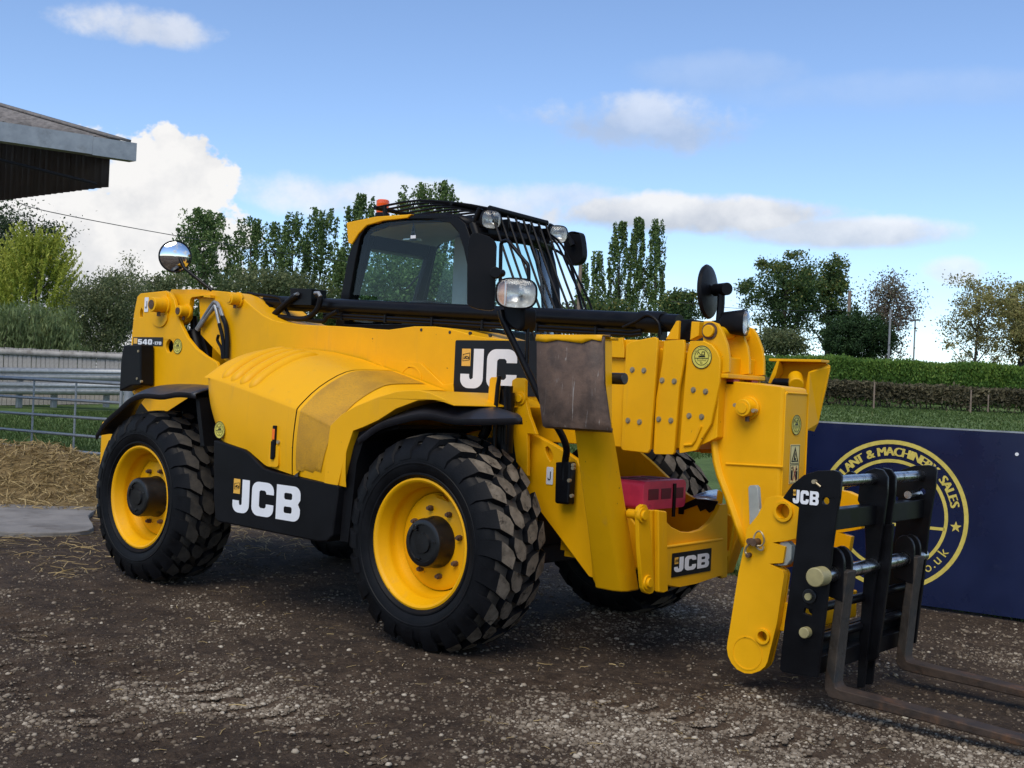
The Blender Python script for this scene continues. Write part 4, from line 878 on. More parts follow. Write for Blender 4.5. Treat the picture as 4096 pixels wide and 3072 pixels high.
def make_wheel(kind, seed, hub_out):
    """rim with tyre, hub and nuts; outer side is -Y, axis through the local origin"""
    g = G()
    g.lathe([(.352, -.186), (.350, -.196), (.340, -.200), (.330, -.196), (.322, -.182), (.315, -.160), (.300, -.135), (.296, -.115), (.300, -.095), (.288, -.07), (.270, -.045), (.262, -.02), (.262, .14), (.30, .17), (.335, .195)], 64)
    g.lathe([(.262, -.045), (.235, -.060), (.10, -.060)], 48); g.lathe([(.30, .12), (.001, .12)], 24)
    w = g.build('wheel', Y_, TH, smooth=40)
    g = tyre_geo(seed); t = g.build('tyre', ['rubber', kind, 'grimy_rubber'], w, smooth=32)
    b = bmesh.new(); b.from_mesh(t.data)
    for v in b.verts:
        if v.co.z < -.552: v.co.z = -.552-(v.co.z+.552)*-.12; 
    b.to_mesh(t.data); b.free()
    g = G(); y1 = -hub_out
    g.lathe([(.142, -.055), (.140, -.075), (.133, -.085), (.133, y1+.02), (.126, y1+.004), (.118, y1), (.100, y1), (.097, y1+.008), (.055, y1+.008), (.052, y1-.002), (.001, y1-.002)], 40)
    hb = g.build('hub', 'hub_black', w, smooth=35)
    g = G()
    for a_ in (20, 140, 260): g.box(.088*math.cos(R(a_))-.016, .088*math.cos(R(a_))+.016, y1-.004, y1+.01, .088*math.sin(R(a_))-.005, .088*math.sin(R(a_))+.005)
    g.cyl((-.07, y1-.006, .07), (-.07, y1+.01, .07), .014, 12); g.build('hub_detail', 'hub_black', w, bev=.002)
    nm = None
    for k_ in range(8):
        a_ = R(22.5+45*k_); x, z = .185*math.cos(a_), .185*math.sin(a_)
        if nm is None:
            g = G(); g.cyl((0, -.084, 0), (0, -.055, 0), .0155, 6); g.cyl((0, -.096, 0), (0, -.08, 0), .010, 10); nb = g.build('wheel_nut', 'rusty_bolt', w, smooth=30); nm = nb.data
        else: nb = link('wheel_nut', nm, w)
        nb.location = (x, 0, z)
    g = G(); g.add([(-.035, -.10, .262), (.035, -.10, .262), (.045, -.05, .225), (-.045, -.05, .225), (0, -.055, .262)], [(0, 1, 2, 3), (0, 4, 3), (1, 4, 2)]); g.build('valve_guard', Y_, w)
    return w
def copy_tree(o, parent):
    c = o.copy(); COL.objects.link(c); c.parent = parent
    for ch_ in o.children: copy_tree(ch_, c)
    return c
wf = make_wheel('dusty_rubber', 3, .168); wf.location = (0, -.86, .558); wf.rotation_euler = (0, R(9), 0)
wr = make_wheel('grimy_rubber', 5, .215); wr.location = (-2.676, -.86, .558); wr.rotation_euler = (0, R(-4), 0)
for w_, x in ((wf, 0), (wr, -2.676)):
    c = copy_tree(w_, TH); c.location = (x, .92, .558); c.rotation_euler = (0, 0, math.pi)
for x in (0, -2.676):
    g = G(); g.cyl((x, -.72, .558), (x, .78, .558), .085, 24); g.box(x-.17, x+.17, -.2, .25, .40, .72); g.cyl((x, -.70, .558), (x, -.55, .558), .16, 24); g.cyl((x, .60, .558), (x, .76, .558), .16, 24); g.build('axle', 'cab_dark', TH, bev=.01)

# ---- right-hand mirror, lamp and their tubular arm
YA = -.80
arm = [Vector((.575, -.56, .93)), Vector((.58, -.56, 1.03)), Vector([(0.602,-0.58,1.086)][0]), Vector([(0.606,-0.6,1.128)][0]), Vector([(0.592,-0.63,1.188)][0]), Vector([(0.536,-0.7,1.318)][0]), Vector([(0.39,-0.76,1.601)][0]), Vector([(0.311,-0.8,1.758)][0]), Vector([(0.285,-0.8,1.818)][0])]
g = G(); g.tube(arm, .019, 12, sm=3)
q = [(0.229,-0.74,1.855),(0.223,-0.74,1.95),(0.215,-0.74,2.15),(0.219,-0.74,2.194),(0.243,-0.74,2.202),(0.272,-0.74,2.195),(0.383,-0.74,2.092),(0.412,-0.74,2.062),(0.421,-0.74,1.989),(0.426,-0.74,1.834),(0.433,-0.74,1.542)]
g.tube(q, .0105, 10, sm=3)
ma = g.build('mirror_arm', B_, TH, smooth=50)
bxp = [(0.525,1.022),(0.618,1.032),(0.625,1.019),(0.624,0.804),(0.531,0.802)]
mb_ = G().ext(bxp, 'Y', -.575, -.515).build('arm_bracket', B_, ma, bev=.02, seg=3)
g = G()
for x, z in [(0.665,1.018),(0.666,1.002),(0.643,0.935),(0.664,0.856)]: g.cyl((x, -.607, z), (x, -.59, z), .010, 8)
g.build('bolt', 'bolt_zinc', ma)
mo = [(0.078,1.852),(0.066,2.089),(0.07,2.193),(0.083,2.222),(0.117,2.234),(0.207,2.215),(0.252,2.185),(0.257,2.141),(0.259,2.009),(0.262,1.849),(0.249,1.824),(0.201,1.821),(0.111,1.833)]
mh = G().ext(curve2(mo+[mo[0]], 2)[:-1], 'Y', -.86, -.80); 
ctr = Vector((sum(v[0] for v in mh.v)/len(mh.v), -.83, sum(v[2] for v in mh.v)/len(mh.v)))
rz = Matrix.Rotation(R(38), 4, 'Z')
sc_ = 1.0
mh.v = [tuple(ctr+rz @ Vector(((v[0]-ctr.x)*.80, v[1]-ctr.y, v[2]-ctr.z))) for v in mh.v]
mm = mh.build('wing_mirror', 'black_plastic', TH, bev=.02, seg=3)
kb = Vector([(0.299,-0.87,2.014)][0]); kn = Vector((math.cos(R(-52)), math.sin(R(-52)), 0)); g = G(); g.cyl(kb-kn*.03, kb+kn*.03, .03, 18); g.cyl(kb+Vector((.01, 0, 0)), Vector([(0.308,-0.82,2.017)][0]), .02, 14); g.build('mirror_clamp', 'black_plastic', mm, bev=.004)
def lens_lamp(c, nrm, w_, h_, dep, parent, name='headlamp', split=True):
    """oval lamp: dark shell, bright reflector, clear lens"""
    nrm = Vector(nrm).normalized(); u = Vector((0, 0, 1)).cross(nrm).normalized(); v = nrm.cross(u); c = Vector(c)
    def ring(s_, d_): 
        o_ = []
        for i in range(28):
            t_ = 2*math.pi*i/28; ct, st = math.cos(t_), math.sin(t_); e_ = 2/3.0
            o_.append(c+u*(w_*s_*abs(ct)**e_*(1 if ct > 0 else -1))+v*(h_*s_*abs(st)**e_*(1 if st > 0 else -1))+nrm*d_)
        return o_
    def loft(rs, cap0=False, cap1=False):
        g = G(); k_ = 28; g.add([p for r_ in rs for p in r_], [(i*k_+j, i*k_+(j+1) % k_, (i+1)*k_+(j+1) % k_, (i+1)*k_+j) for i in range(len(rs)-1) for j in range(k_)]+([tuple(range(k_))] if cap0 else [])+([tuple((len(rs)-1)*k_+j for j in range(k_))] if cap1 else [])); return g
    sh_ = loft([ring(.45, -dep), ring(.85, -dep*.8), ring(1.04, -.01), ring(1.05, .008), ring(.97, .010), ring(.95, .0)], True).build(name, 'black_plastic', parent, smooth=45)
    loft([ring(.95, .0), ring(.80, -.022), ring(.40, -.045), ring(.05, -.05)], False, True).build('reflector', 'lens_reflector', sh_, smooth=60)
    if split:
        g = G(); 
        for i in range(5): 
            uu = -.55*w_; g.add([c+u*(uu-.004)+v*(h_*.8)+nrm*.001, c+u*(uu+.004)+v*(h_*.8)+nrm*.001, c+u*(uu+.004)-v*(h_*.8)+nrm*.001, c+u*(uu-.004)-v*(h_*.8)+nrm*.001], [(0, 1, 2, 3)]); break
        g.build('divider', 'decal_white', sh_, smooth=0)
        sg_ = []
        for i in range(13):
            t_ = R(112+136*i/12); ct, st = math.cos(t_), math.sin(t_); sg_.append(c+u*(.90*w_*-abs(ct)**.67)+v*(.90*h_*abs(st)**.67*(1 if st > 0 else -1))-nrm*.010)
        G().add(sg_, [tuple(range(13))]).build('turn_signal', 'lens_peach', sh_, smooth=0)
        g = G(); g.cyl(c+u*(.22*w_)-nrm*.04, c+u*(.22*w_)-nrm*.008, .013, 14); g.build('bulb_shield', 'chrome', sh_)
        g = G(); g.cyl(c-u*(.76*w_)-nrm*.03, c-u*(.76*w_)-nrm*.012, .012, 12); g.build('bulb', 'amber_lens', sh_)
    loft([ring(.97, .009), ring(.8, .018), ring(.4, .024), ring(.04, .026)], False, True).build('lens', 'lamp_glass', sh_, smooth=60)
    return sh_
hc = Vector([(0.432,-0.85,1.905)][0]); lens_lamp(hc, (.70, -.71, -.02), .106, .078, .10, TH)
g = G(); bx = [(0.29,1.85),(0.444,1.838),(0.445,1.741),(0.424,1.705),(0.352,1.727),(0.303,1.763)]; g.ext(bx, 'Y', -.80, -.68); g.build('lower_mirror', 'black_plastic', mm, bev=.02, seg=3)
# round mirror and lamp on top of the boom head
g = G(); g.tube([(1.169,-0.03,1.744),(1.171,-0.03,1.817),(1.176,-0.03,1.911),(1.174,-0.03,1.997)], .021, 12); p0 = Vector([(1.182,-0.03,1.987)][0]); g.cyl(p0+Vector((.04, -.02, 0)), p0+Vector((-.06, .03, 0)), .034, 18)
bmr = g.build('mirror_stalk', B_, TH)
disc_mirror(Vector([(1.074,0,1.979)][0]), .142, Vector((-.975, -.2, -.05)).normalized(), bmr)
lh = Vector([(1.321,-0.03,1.807)][0]); lens_lamp(lh, (.97, .24, 0), .062, .066, .13, TH, 'boom_lamp', False)
g = G(); g.tube([lh+Vector((-.11, -.02, 0)), lh+Vector((-.17, -.02, .0)), lh+Vector((-.17, -.02, -.08))], .018, 10); g.build('lamp_bracket', B_, bmr)

# ---- cab
YR, YL = .18, .98
cab = empty('cab'); cab.parent = TH
CB = 'black_paint'
so_ = [(-2.175,1.774),(-2.124,2.017),(-2.06,2.317),(-2.011,2.414),(-1.951,2.489),(-1.875,2.534),(-1.708,2.563),(-1.463,2.577),(-1.124,2.565),(-0.997,2.54),(-0.914,2.493),(-0.877,2.423),(-0.83,2.304),(-0.783,2.124),(-0.75,1.775)]
si_ = [(-2.074,1.823),(-2.031,2.015),(-1.977,2.294),(-1.938,2.454),(-1.885,2.513),(-1.762,2.547),(-1.461,2.55),(-1.198,2.531),(-1.057,2.504),(-0.976,2.437),(-0.919,2.322),(-0.863,2.162),(-0.836,1.946),(-0.825,1.82)]
so_ = [(x, z) for x, z in so_]; 
cf = G().ext([so_, si_], 'Y', YR, YR+.05).build('cab_frame', CB, TH, bev=.012, seg=3)
G().ext([so_, si_], 'Y', YL-.05, YL).build('door_frame', CB, cf, bev=.012, seg=3)
lw = [(x, z) for x, z in so_ if True]
zl0 = min(z for x, z in so_); xr = so_[0][0]; xf = so_[-1][0]
g = G(); g.box(xr, xf+.1, YR+.01, YL-.01, .85, zl0+.02); g.build('cab_tub', CB, cf, bev=.02)
def pane(name, pts, nm='cab_glass'):
    return G().add(pts, [tuple(range(len(pts)))]).build(name, nm, cf, smooth=0, recalc=False)
pane('side_window', [(x, YR+.02, z) for x, z in si_]); pane('door_window', [(x, YL-.02, z) for x, z in si_])
# roof shell with headliner
rz_ = [(x, z) for x, z in so_ if z > 2.45]
rf = [(-2.011,2.414),(-1.951,2.489),(-1.875,2.536),(-1.708,2.563),(-1.463,2.575),(-1.124,2.563),(-0.997,2.539),(-0.914,2.49)]
rows = [[(x, y, z+.012*math.sin(math.pi*(y-YR)/(YL-YR))) for y in (YR+.02, .4, .64, .88, YL-.02)] for x, z in rf]
G().grid(rows).build('roof', CB, cf, solid=.03, smooth=50)
rows = [[(x*.97-.04, y, z-.045) for y in (YR+.055, .64, YL-.055)] for x, z in rf]
G().grid(rows).build('headliner', 'cab_trim', cf, smooth=60)
# yellow rear roof moulding
yc_ = [(-2.083,2.564),(-1.769,2.589),(-1.413,2.583),(-1.452,2.558),(-1.696,2.553),(-1.864,2.53),(-1.946,2.476),(-2.014,2.401),(-2.055,2.413)]
ym = G().ext(yc_, 'Y', YR-.012, YL+.012).build('roof_moulding', YM, cf, bev=.02, seg=3)
# rear wall: pillars and window, front screen
xr0, xr1 = so_[0][0], [(-1.951,2.489)][0][0]
def rear_x(z): return xr0+(xr1-xr0)*(z-so_[0][1])/(2.5-so_[0][1])+.02
g = G()
for ya, yb, za, zb in ((YR+.05, YR+.10, 1.6, 2.5), (YL-.12, YL-.05, 1.6, 2.5), (YR+.1, YL-.12, 2.38, 2.52), (YR+.1, YL-.12, 1.55, 1.88)):
    g.add([(rear_x(z)+dx, y, z) for z in (za, zb) for y in (ya, yb) for dx in (0, .05)], [(0, 1, 3, 2), (4, 6, 7, 5), (0, 4, 5, 1), (2, 3, 7, 6), (0, 2, 6, 4), (1, 5, 7, 3)])
g.build('rear_frame', CB, cf, bev=.008)
pane('rear_window', [(rear_x(1.85)+.02, YR+.08, 1.85), (rear_x(1.85)+.02, YL-.1, 1.85), (rear_x(2.4)+.02, YL-.1, 2.4), (rear_x(2.4)+.02, YR+.08, 2.4)])
g = G()
for ya, yb in ((YL-.16, YL-.06),):
    g.box(-1.62, -1.46, ya, yb, 1.5, 2.52)
g.build('door_pillar', 'cab_trim', cf, bev=.02)
# windscreen: curved sheet between the front pillars
fx_ = [(x, z) for x, z in so_[10:]]
fr_ = [(-0.914,2.49),(-0.879,2.423),(-0.836,2.304),(-0.789,2.124),(-0.761,1.909),(-0.749,1.775)]
rows = [[(x+.05+.13*math.sin(math.pi*t_), YR+.03+(YL-YR-.06)*t_, z) for t_ in [i/10 for i in range(11)]] for x, z in fr_]
G().grid(rows).build('windscreen', 'cab_glass', cf, smooth=60)
g = G()
for t_ in (0, 1): g.tube([(x+.05, YR+.03+(YL-YR-.06)*t_, z) for x, z in fr_], .035, 10)
g.tube([(fr_[0][0]+.05+.13*math.sin(math.pi*t_), YR+.03+(YL-YR-.06)*t_, fr_[0][1]+.0) for t_ in [i/10 for i in range(11)]], .045, 10)
g.tube([(fr_[1][0]+.06+.13*math.sin(math.pi*t_), YR+.03+(YL-YR-.06)*t_, fr_[1][1]+.0) for t_ in [i/10 for i in range(11)]], .04, 10)
g.build('screen_frame', CB, cf, smooth=50)
# seat, wheel and console
g = G(); g.ext(rrect(.42, 1.35, .90, 2.02, .12, 6), 'X', -1.72, -1.58); g.box(-1.7, -1.2, .42, .90, 1.28, 1.42)
g.build('seat', 'seat_cloth', cf, bev=.04, seg=3)
g = G(); wc = Vector((-.98, .64, 1.80)); g.tube([wc+Vector((.08*math.sin(t_), .19*math.cos(t_), .17*math.sin(t_))) for t_ in [i*2*math.pi/24 for i in range(25)]], .016, 8, cap=False); g.tube([wc, wc+Vector((.14, 0, -.35))], .03, 8); g.build('steering_wheel', 'cab_dark', cf)
g = G(); g.box(-.85, -.6, .3, .98, 1.3, 1.72); g.build('dashboard', 'cab_dark', cf, bev=.03)
x, z = [(-1.649,2.511)][0]; g = G(); g.box(x-.06, x+.06, .38, .46, 2.44, 2.458); g.build('cab_light', 'lens_reflector', cf, bev=.006)
x, z = [(-1.439,2.505)][0]; g = G(); 
for k_, r_ in enumerate((.02, .03, .04)): g.add([(x-r_, .22, z-.035*k_-.03), (x+r_, .22, z-.035*k_-.03), (x, .22, z-.035*k_+.03)], [(0, 1, 2)])
g.build('air_freshener', 'cab_dark', cf, solid=.003, smooth=0)
x, z = [(-1.414,2.428)][0]; flat('window_label', [[(0, 0), (.05, 0), (.05, .022), (0, .022)]], (x-.025, .199, z-.01), U_, V_, 'decal_white', cf)
g = G(); g.tube([(-2.319,1.05,2.173),(-2.231,1.05,2.242),(-2.174,1.05,2.288)], .008, 6); g.build('wiper', 'cab_dark', cf)
# beacon
bx_, bz_ = [(-2.059,2.659)][0]
g = G(); g.lathe([(.055, 0), (.055, .025), (.048, .03), (.001, .03)], 24, (bx_, .50, bz_-.01), 'Z'); be = g.build('beacon', B_, cf)
g = G(); g.lathe([(.047, .03), (.050, .05), (.048, .085), (.050, .09), (.048, .12), (.040, .128), (.001, .13)], 28, (bx_, .50, bz_-.01), 'Z'); g.build('beacon_lens', 'beacon_orange', be, smooth=40)
# falling-object guard: bars over the roof and down the front
xa_, za_ = -1.95, 2.66
front_top = (-.72, 2.585)
gd = None
NB = 9
for nm_, pt_, r_ in (('guard_cross_tube', [(-1.80, YR+.0, 2.655), (-1.80, YL, 2.655)], .016), ('guard_cross_tube', [(-.72, YR+.02, 2.58), (-.72, .80, 2.565)], .022), ('guard_cross_tube', [(-1.05, YR, 2.635), (-1.05, YL, 2.635)], .014), ('guard_cross_tube', [(-.18, YR+.02, 1.62), (-.18, .80, 1.62)], .014), ('guard_stay', [(-.85, YR+.02, 2.5), (-.80, YR+.02, 2.585)], .02), ('guard_stay', [(-.85, YL-.02, 2.5), (-.80, YL-.02, 2.585)], .02), ('guard_stay', [(-1.7, YR+.02, 2.56), (-1.72, YR+.02, 2.66)], .016), ('guard_stay', [(-1.7, YL-.02, 2.56), (-1.72, YL-.02, 2.66)], .016)):
    G().tube(pt_, r_, 8).build(nm_, 'black_plastic', cf, smooth=50)
for k_ in range(NB):
    yy = YR+.02+(YL-YR-.02)*k_/(NB-1)
    gg = G(); gg.tube([(-1.80, yy, 2.66), (-1.40, yy, 2.68), (-1.0, YR+.02+(yy-YR)*.9, 2.635), (-.72, YR+.02+(yy-YR)*.76, 2.58)], .0082, 6, sm=3); gg.build('guard_bar', 'black_plastic', cf, smooth=50)
for k_ in range(8):
    yy = YR+.03+.57*k_/7
    gg = G(); gg.tube([(-.72, yy, 2.575), (-.66, yy, 2.45), (-.50, yy-.01, 2.14), (-.33, yy-.02, 1.83), (-.22, yy-.02, 1.60)], .0082, 6, sm=3); gg.build('guard_bar', 'black_plastic', cf, smooth=50)
for k_ in range(2):
    dy = .10+.09*k_
    gg = G(); gg.tube([(-.72, .74+dy*.5, 2.50), (-.66, .80+dy*.6, 2.42), (-.56, .84+dy*.7, 2.2), (-.44, .86+dy*.8, 1.95), (-.36, .84+dy*.8, 1.6)], .0082, 6, sm=3); gg.build('guard_bar', 'black_plastic', cf, smooth=50)
g = G()
for k_ in range(6):
    yy = YR+.06+k_*.11; G().ext([[(-.76, 2.42), (-.68, 2.42), (-.68, 2.53), (-.76, 2.53)], circ(-.72, 2.475, .022, 10)], 'Y', yy, yy+.008).build('guard_bracket', B_, cf)
l1 = Vector([(-0.7,0.197,2.507)][0]); l2 = Vector([(-0.7,0.912,2.503)][0])
for l_ in (l1, l2):
    o_ = lens_lamp(l_, (.86, -.5, -.05), .066, .060, .09, cf, 'work_lamp', False)
# left-hand mirror on its arm
lm = [(-0.941,2.535),(-0.923,2.565),(-0.874,2.582),(-0.817,2.574),(-0.785,2.548),(-0.76,2.437),(-0.763,2.378),(-0.792,2.344),(-0.86,2.333),(-0.911,2.348),(-0.927,2.404)]
gg = G().ext(curve2(lm+[lm[0]], 2)[:-1], 'Y', 1.28, 1.34); gg.build('wing_mirror', 'black_plastic', TH, bev=.018, seg=3)
g = G(); g.tube([(-1.009,1.25,2.57),(-0.986,1.25,2.604),(-0.922,1.25,2.603),(-0.875,1.25,2.553),(-0.848,1.25,2.512)], .011, 8, sm=3); g.tube([(-0.991,1.22,2.45),(-0.927,1.22,2.422),(-0.835,1.22,2.349),(-0.779,1.22,2.229),(-0.692,1.22,1.992)], .010, 8, sm=3); g.tube([(-0.848,1.25,2.512),(-0.827,1.25,2.471)], .02, 8); g.build('mirror_arm', B_, TH)
bpy.data.objects.remove(cab)


# ================================================================== THE PLACE
def vnoise(x, y, seed=0):
    """value noise on a hashed lattice, 0..1"""
    xi = np.floor(x).astype(np.int64); yi = np.floor(y).astype(np.int64); fx = x-xi; fy = y-yi
    fx = fx*fx*(3-2*fx); fy = fy*fy*(3-2*fy)
    def h(a, b):
        q = (a*374761393+b*668265263+seed*1442695041) & 0x7fffffff; q = ((q ^ (q >> 13))*1274126177) & 0x7fffffff; return ((q ^ (q >> 16)) & 0xffff)/65535.0
    return (h(xi, yi)*(1-fx)+h(xi+1, yi)*fx)*(1-fy)+(h(xi, yi+1)*(1-fx)+h(xi+1, yi+1)*fx)*fy
def fbm2(x, y, oct_=4, seed=0, gain=.5):
    s_ = 0; a = 1; t_ = 0
    for i in range(oct_): s_ = s_+a*vnoise(x*2**i+17*i, y*2**i-9*i, seed+i); t_ += a; a *= gain
    return s_/t_
def sstep(a, b, x): t_ = np.clip((x-a)/(b-a), 0, 1); return t_*t_*(3-2*t_)
def latdep(x, y):
    return (x-CAM.x)*RT.x+(y-CAM.y)*RT.y, (x-CAM.x)*FW.x+(y-CAM.y)*FW.y
def big_mesh(name, verts, faces, mats, parent=None, tint=None, smooth=False, fmi=None):
    """fast mesh from numpy arrays; faces are all the same length"""
    me = bpy.data.meshes.new(name); n_, k_ = faces.shape
    me.vertices.add(len(verts)); me.vertices.foreach_set('co', np.ascontiguousarray(verts, dtype=np.float32).ravel())
    me.loops.add(n_*k_); me.loops.foreach_set('vertex_index', np.ascontiguousarray(faces, dtype=np.int32).ravel())
    me.polygons.add(n_); me.polygons.foreach_set('loop_start', np.arange(0, n_*k_, k_, dtype=np.int32)); 
    if smooth: me.polygons.foreach_set('use_smooth', np.ones(n_, dtype=bool))
    for m_ in ([mats] if isinstance(mats, str) else mats): me.materials.append(MATS[m_])
    if tint is not None:
        at = me.attributes.new('tint', 'FLOAT', 'FACE' if len(tint) == n_ else 'POINT'); at.data.foreach_set('value', np.ascontiguousarray(tint, dtype=np.float32))
    me.update(calc_edges=True); me.validate()
    return link(name, me, parent)
def tint_mat(name, stops, rough=.8, trans=0.0, bump=0.0, bscale=40.0, nscale=None, spec=.3, nmix=(.7, .3)):
    """colour ramp over the per-piece tint attribute"""
    m = bpy.data.materials.new(name); m.use_nodes = True; t = m.node_tree; t.nodes.clear(); k = N(t)
    at = k('ShaderNodeAttribute', attribute_name='tint').outputs['Fac']
    if nscale:
        tcn = k('ShaderNodeTexCoord').outputs['Object']; no = k('ShaderNodeTexNoise', ins={'Vector': tcn, 'Scale': nscale, 'Detail': 6.0, 'Roughness': .65}).outputs['Fac']
        no2 = k('ShaderNodeTexNoise', ins={'Vector': tcn, 'Scale': nscale*6.0, 'Detail': 5.0, 'Roughness': .7}).outputs['Fac']
        at = k.m('MULTIPLY_ADD', k.m('SUBTRACT', no, .5), nmix[0], at); at = k.m('MULTIPLY_ADD', k.m('SUBTRACT', no2, .5), nmix[1], at, clamp=True)
    r_ = k('ShaderNodeValToRGB', ins={0: at}); e_ = r_.color_ramp.elements
    while len(e_) > 1: e_.remove(e_[0])
    for i, (p_, c_) in enumerate(stops):
        x = e_[0] if i == 0 else e_.new(p_); x.position = p_; x.color = tuple(c_)+(1,)
    p = k('ShaderNodeBsdfPrincipled', ins={'Base Color': r_.outputs[0], 'Roughness': rough, 'Specular IOR Level': spec})
    if bump:
        tcn = k('ShaderNodeTexCoord').outputs['Object']; bn = k('ShaderNodeTexNoise', ins={'Vector': tcn, 'Scale': bscale, 'Detail': 8.0, 'Roughness': .7}).outputs['Fac']
        bp = k('ShaderNodeBump', ins={'Strength': bump, 'Distance': .02, 'Height': bn}); t.links.new(bp.outputs[0], p.inputs['Normal'])
    s_ = p.outputs[0]
    if trans:
        tl = k('ShaderNodeBsdfTranslucent', ins={0: r_.outputs[0]}); s_ = k('ShaderNodeMixShader', ins={0: trans, 1: s_, 2: tl.outputs[0]}).outputs[0]
    k('ShaderNodeOutputMaterial', ins={0: s_}); MATS[name] = m
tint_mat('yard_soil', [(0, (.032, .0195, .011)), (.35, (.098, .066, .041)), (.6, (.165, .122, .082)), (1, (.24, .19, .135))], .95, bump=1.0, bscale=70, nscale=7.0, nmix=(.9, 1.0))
tint_mat('stone', [(0, (.058, .040, .026)), (.4, (.145, .112, .078)), (.75, (.26, .213, .157)), (1, (.46, .40, .31))], .85, bump=.3, bscale=120)
tint_mat('straw', [(0, (.16, .11, .05)), (.5, (.36, .26, .11)), (1, (.52, .40, .20))], .7, trans=.2)
tint_mat('grass_blade', [(0, (.035, .065, .014)), (.5, (.062, .105, .024)), (.85, (.10, .15, .042)), (1, (.16, .17, .07))], .75, trans=.3)
tint_mat('turf', [(0, (.040, .075, .016)), (.5, (.085, .135, .034)), (1, (.15, .20, .068))], .95, bump=.8, bscale=30, nscale=1.6, nmix=(1.2, .9))
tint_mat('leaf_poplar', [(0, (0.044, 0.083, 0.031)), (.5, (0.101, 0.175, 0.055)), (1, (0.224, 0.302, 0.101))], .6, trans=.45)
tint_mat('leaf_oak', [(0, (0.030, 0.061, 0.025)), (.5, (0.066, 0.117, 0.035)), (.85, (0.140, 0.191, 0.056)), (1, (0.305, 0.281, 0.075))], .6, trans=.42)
tint_mat('leaf_dark', [(0, (0.018, 0.034, 0.018)), (.6, (0.039, 0.066, 0.027)), (1, (0.088, 0.121, 0.043))], .6, trans=.25)
tint_mat('leaf_gold', [(0, (0.121, 0.184, 0.029)), (.45, (0.294, 0.355, 0.044)), (1, (0.500, 0.500, 0.086))], .6, trans=.42)
tint_mat('leaf_bamboo', [(0, (0.101, 0.147, 0.056)), (.5, (0.191, 0.250, 0.101)), (1, (0.332, 0.381, 0.165))], .65, trans=.42)
tint_mat('leaf_shrub', [(0, (0.051, 0.075, 0.035)), (.5, (0.114, 0.147, 0.061)), (1, (0.230, 0.242, 0.107))], .6, trans=.42)
tint_mat('leaf_autumn', [(0, (0.140, 0.147, 0.056)), (.5, (0.293, 0.250, 0.091)), (1, (0.400, 0.400, 0.140))], .6, trans=.45)
tint_mat('leaf_birch', [(0, (0.101, 0.075, 0.061)), (.5, (0.165, 0.126, 0.096)), (1, (0.242, 0.242, 0.140))], .6, trans=.42)
tint_mat('leaf_hedge', [(0, (0.040, 0.091, 0.021)), (.5, (0.086, 0.179, 0.030)), (1, (0.216, 0.317, 0.056))], .7, trans=.42)
tint_mat('leaf_dome', [(0, (.010, .024, .008)), (.5, (.024, .055, .016)), (1, (.05, .10, .03))], .7, trans=.25)
tint_mat('leaf_brown', [(0, (0.043, 0.039, 0.026)), (.5, (0.088, 0.078, 0.043)), (1, (0.157, 0.134, 0.070))], .7, trans=.25)
mat('bark', (.075, .062, .050), .9, var=.35, vscale=8, bump=.6, bscale=20)
mat('birch_bark', (.26, .25, .23), .85, var=.3, vscale=6, bump=.3, bscale=20, col2=(.06, .055, .05), c2=(.55, .65), c2scale=4)
mat('weathered_wood', (.30, .285, .265), .85, var=.25, vscale=5, bump=.4, bscale=30, col2=(.17, .155, .14), c2=(.48, .7), c2scale=3.5)
mat('pole_wood', (.20, .15, .115), .85, var=.25, vscale=4)
mat('concrete', (.20, .185, .168), .9, var=.18, vscale=3, bump=.4, bscale=30, col2=(.12, .105, .09), c2=(.5, .7), c2scale=2.2)
mat('roof_sheet', (.17, .155, .145), .9, var=.3, vscale=9, bump=.5, bscale=40, col2=(.085, .08, .07), c2=(.5, .7), c2scale=8)
mat('barn_steel', (.30, .33, .35), .5, metal=.35, var=.15, vscale=7, col2=(.20, .21, .21), c2=(.52, .75), c2scale=4)
mat('barn_cladding', (.055, .047, .043), .75, var=.2, vscale=4)
mat('barn_dark', (.012, .012, .014), .85, var=.2)
mat('sign_blue', (.0045, .010, .046), .30, var=.15, vscale=2.0, bump=.05, bscale=2.5, col2=(.020, .026, .060), c2=(.58, .80), c2scale=7)
mat('sign_yellow', (.60, .49, .10), .5, var=.10, vscale=20, col2=(.16, .14, .06), c2=(.66, .72), c2scale=22)
mat('cable', (.02, .02, .024), .6, var=.1)
mat('lamp_grey', (.20, .21, .22), .6, var=.1)

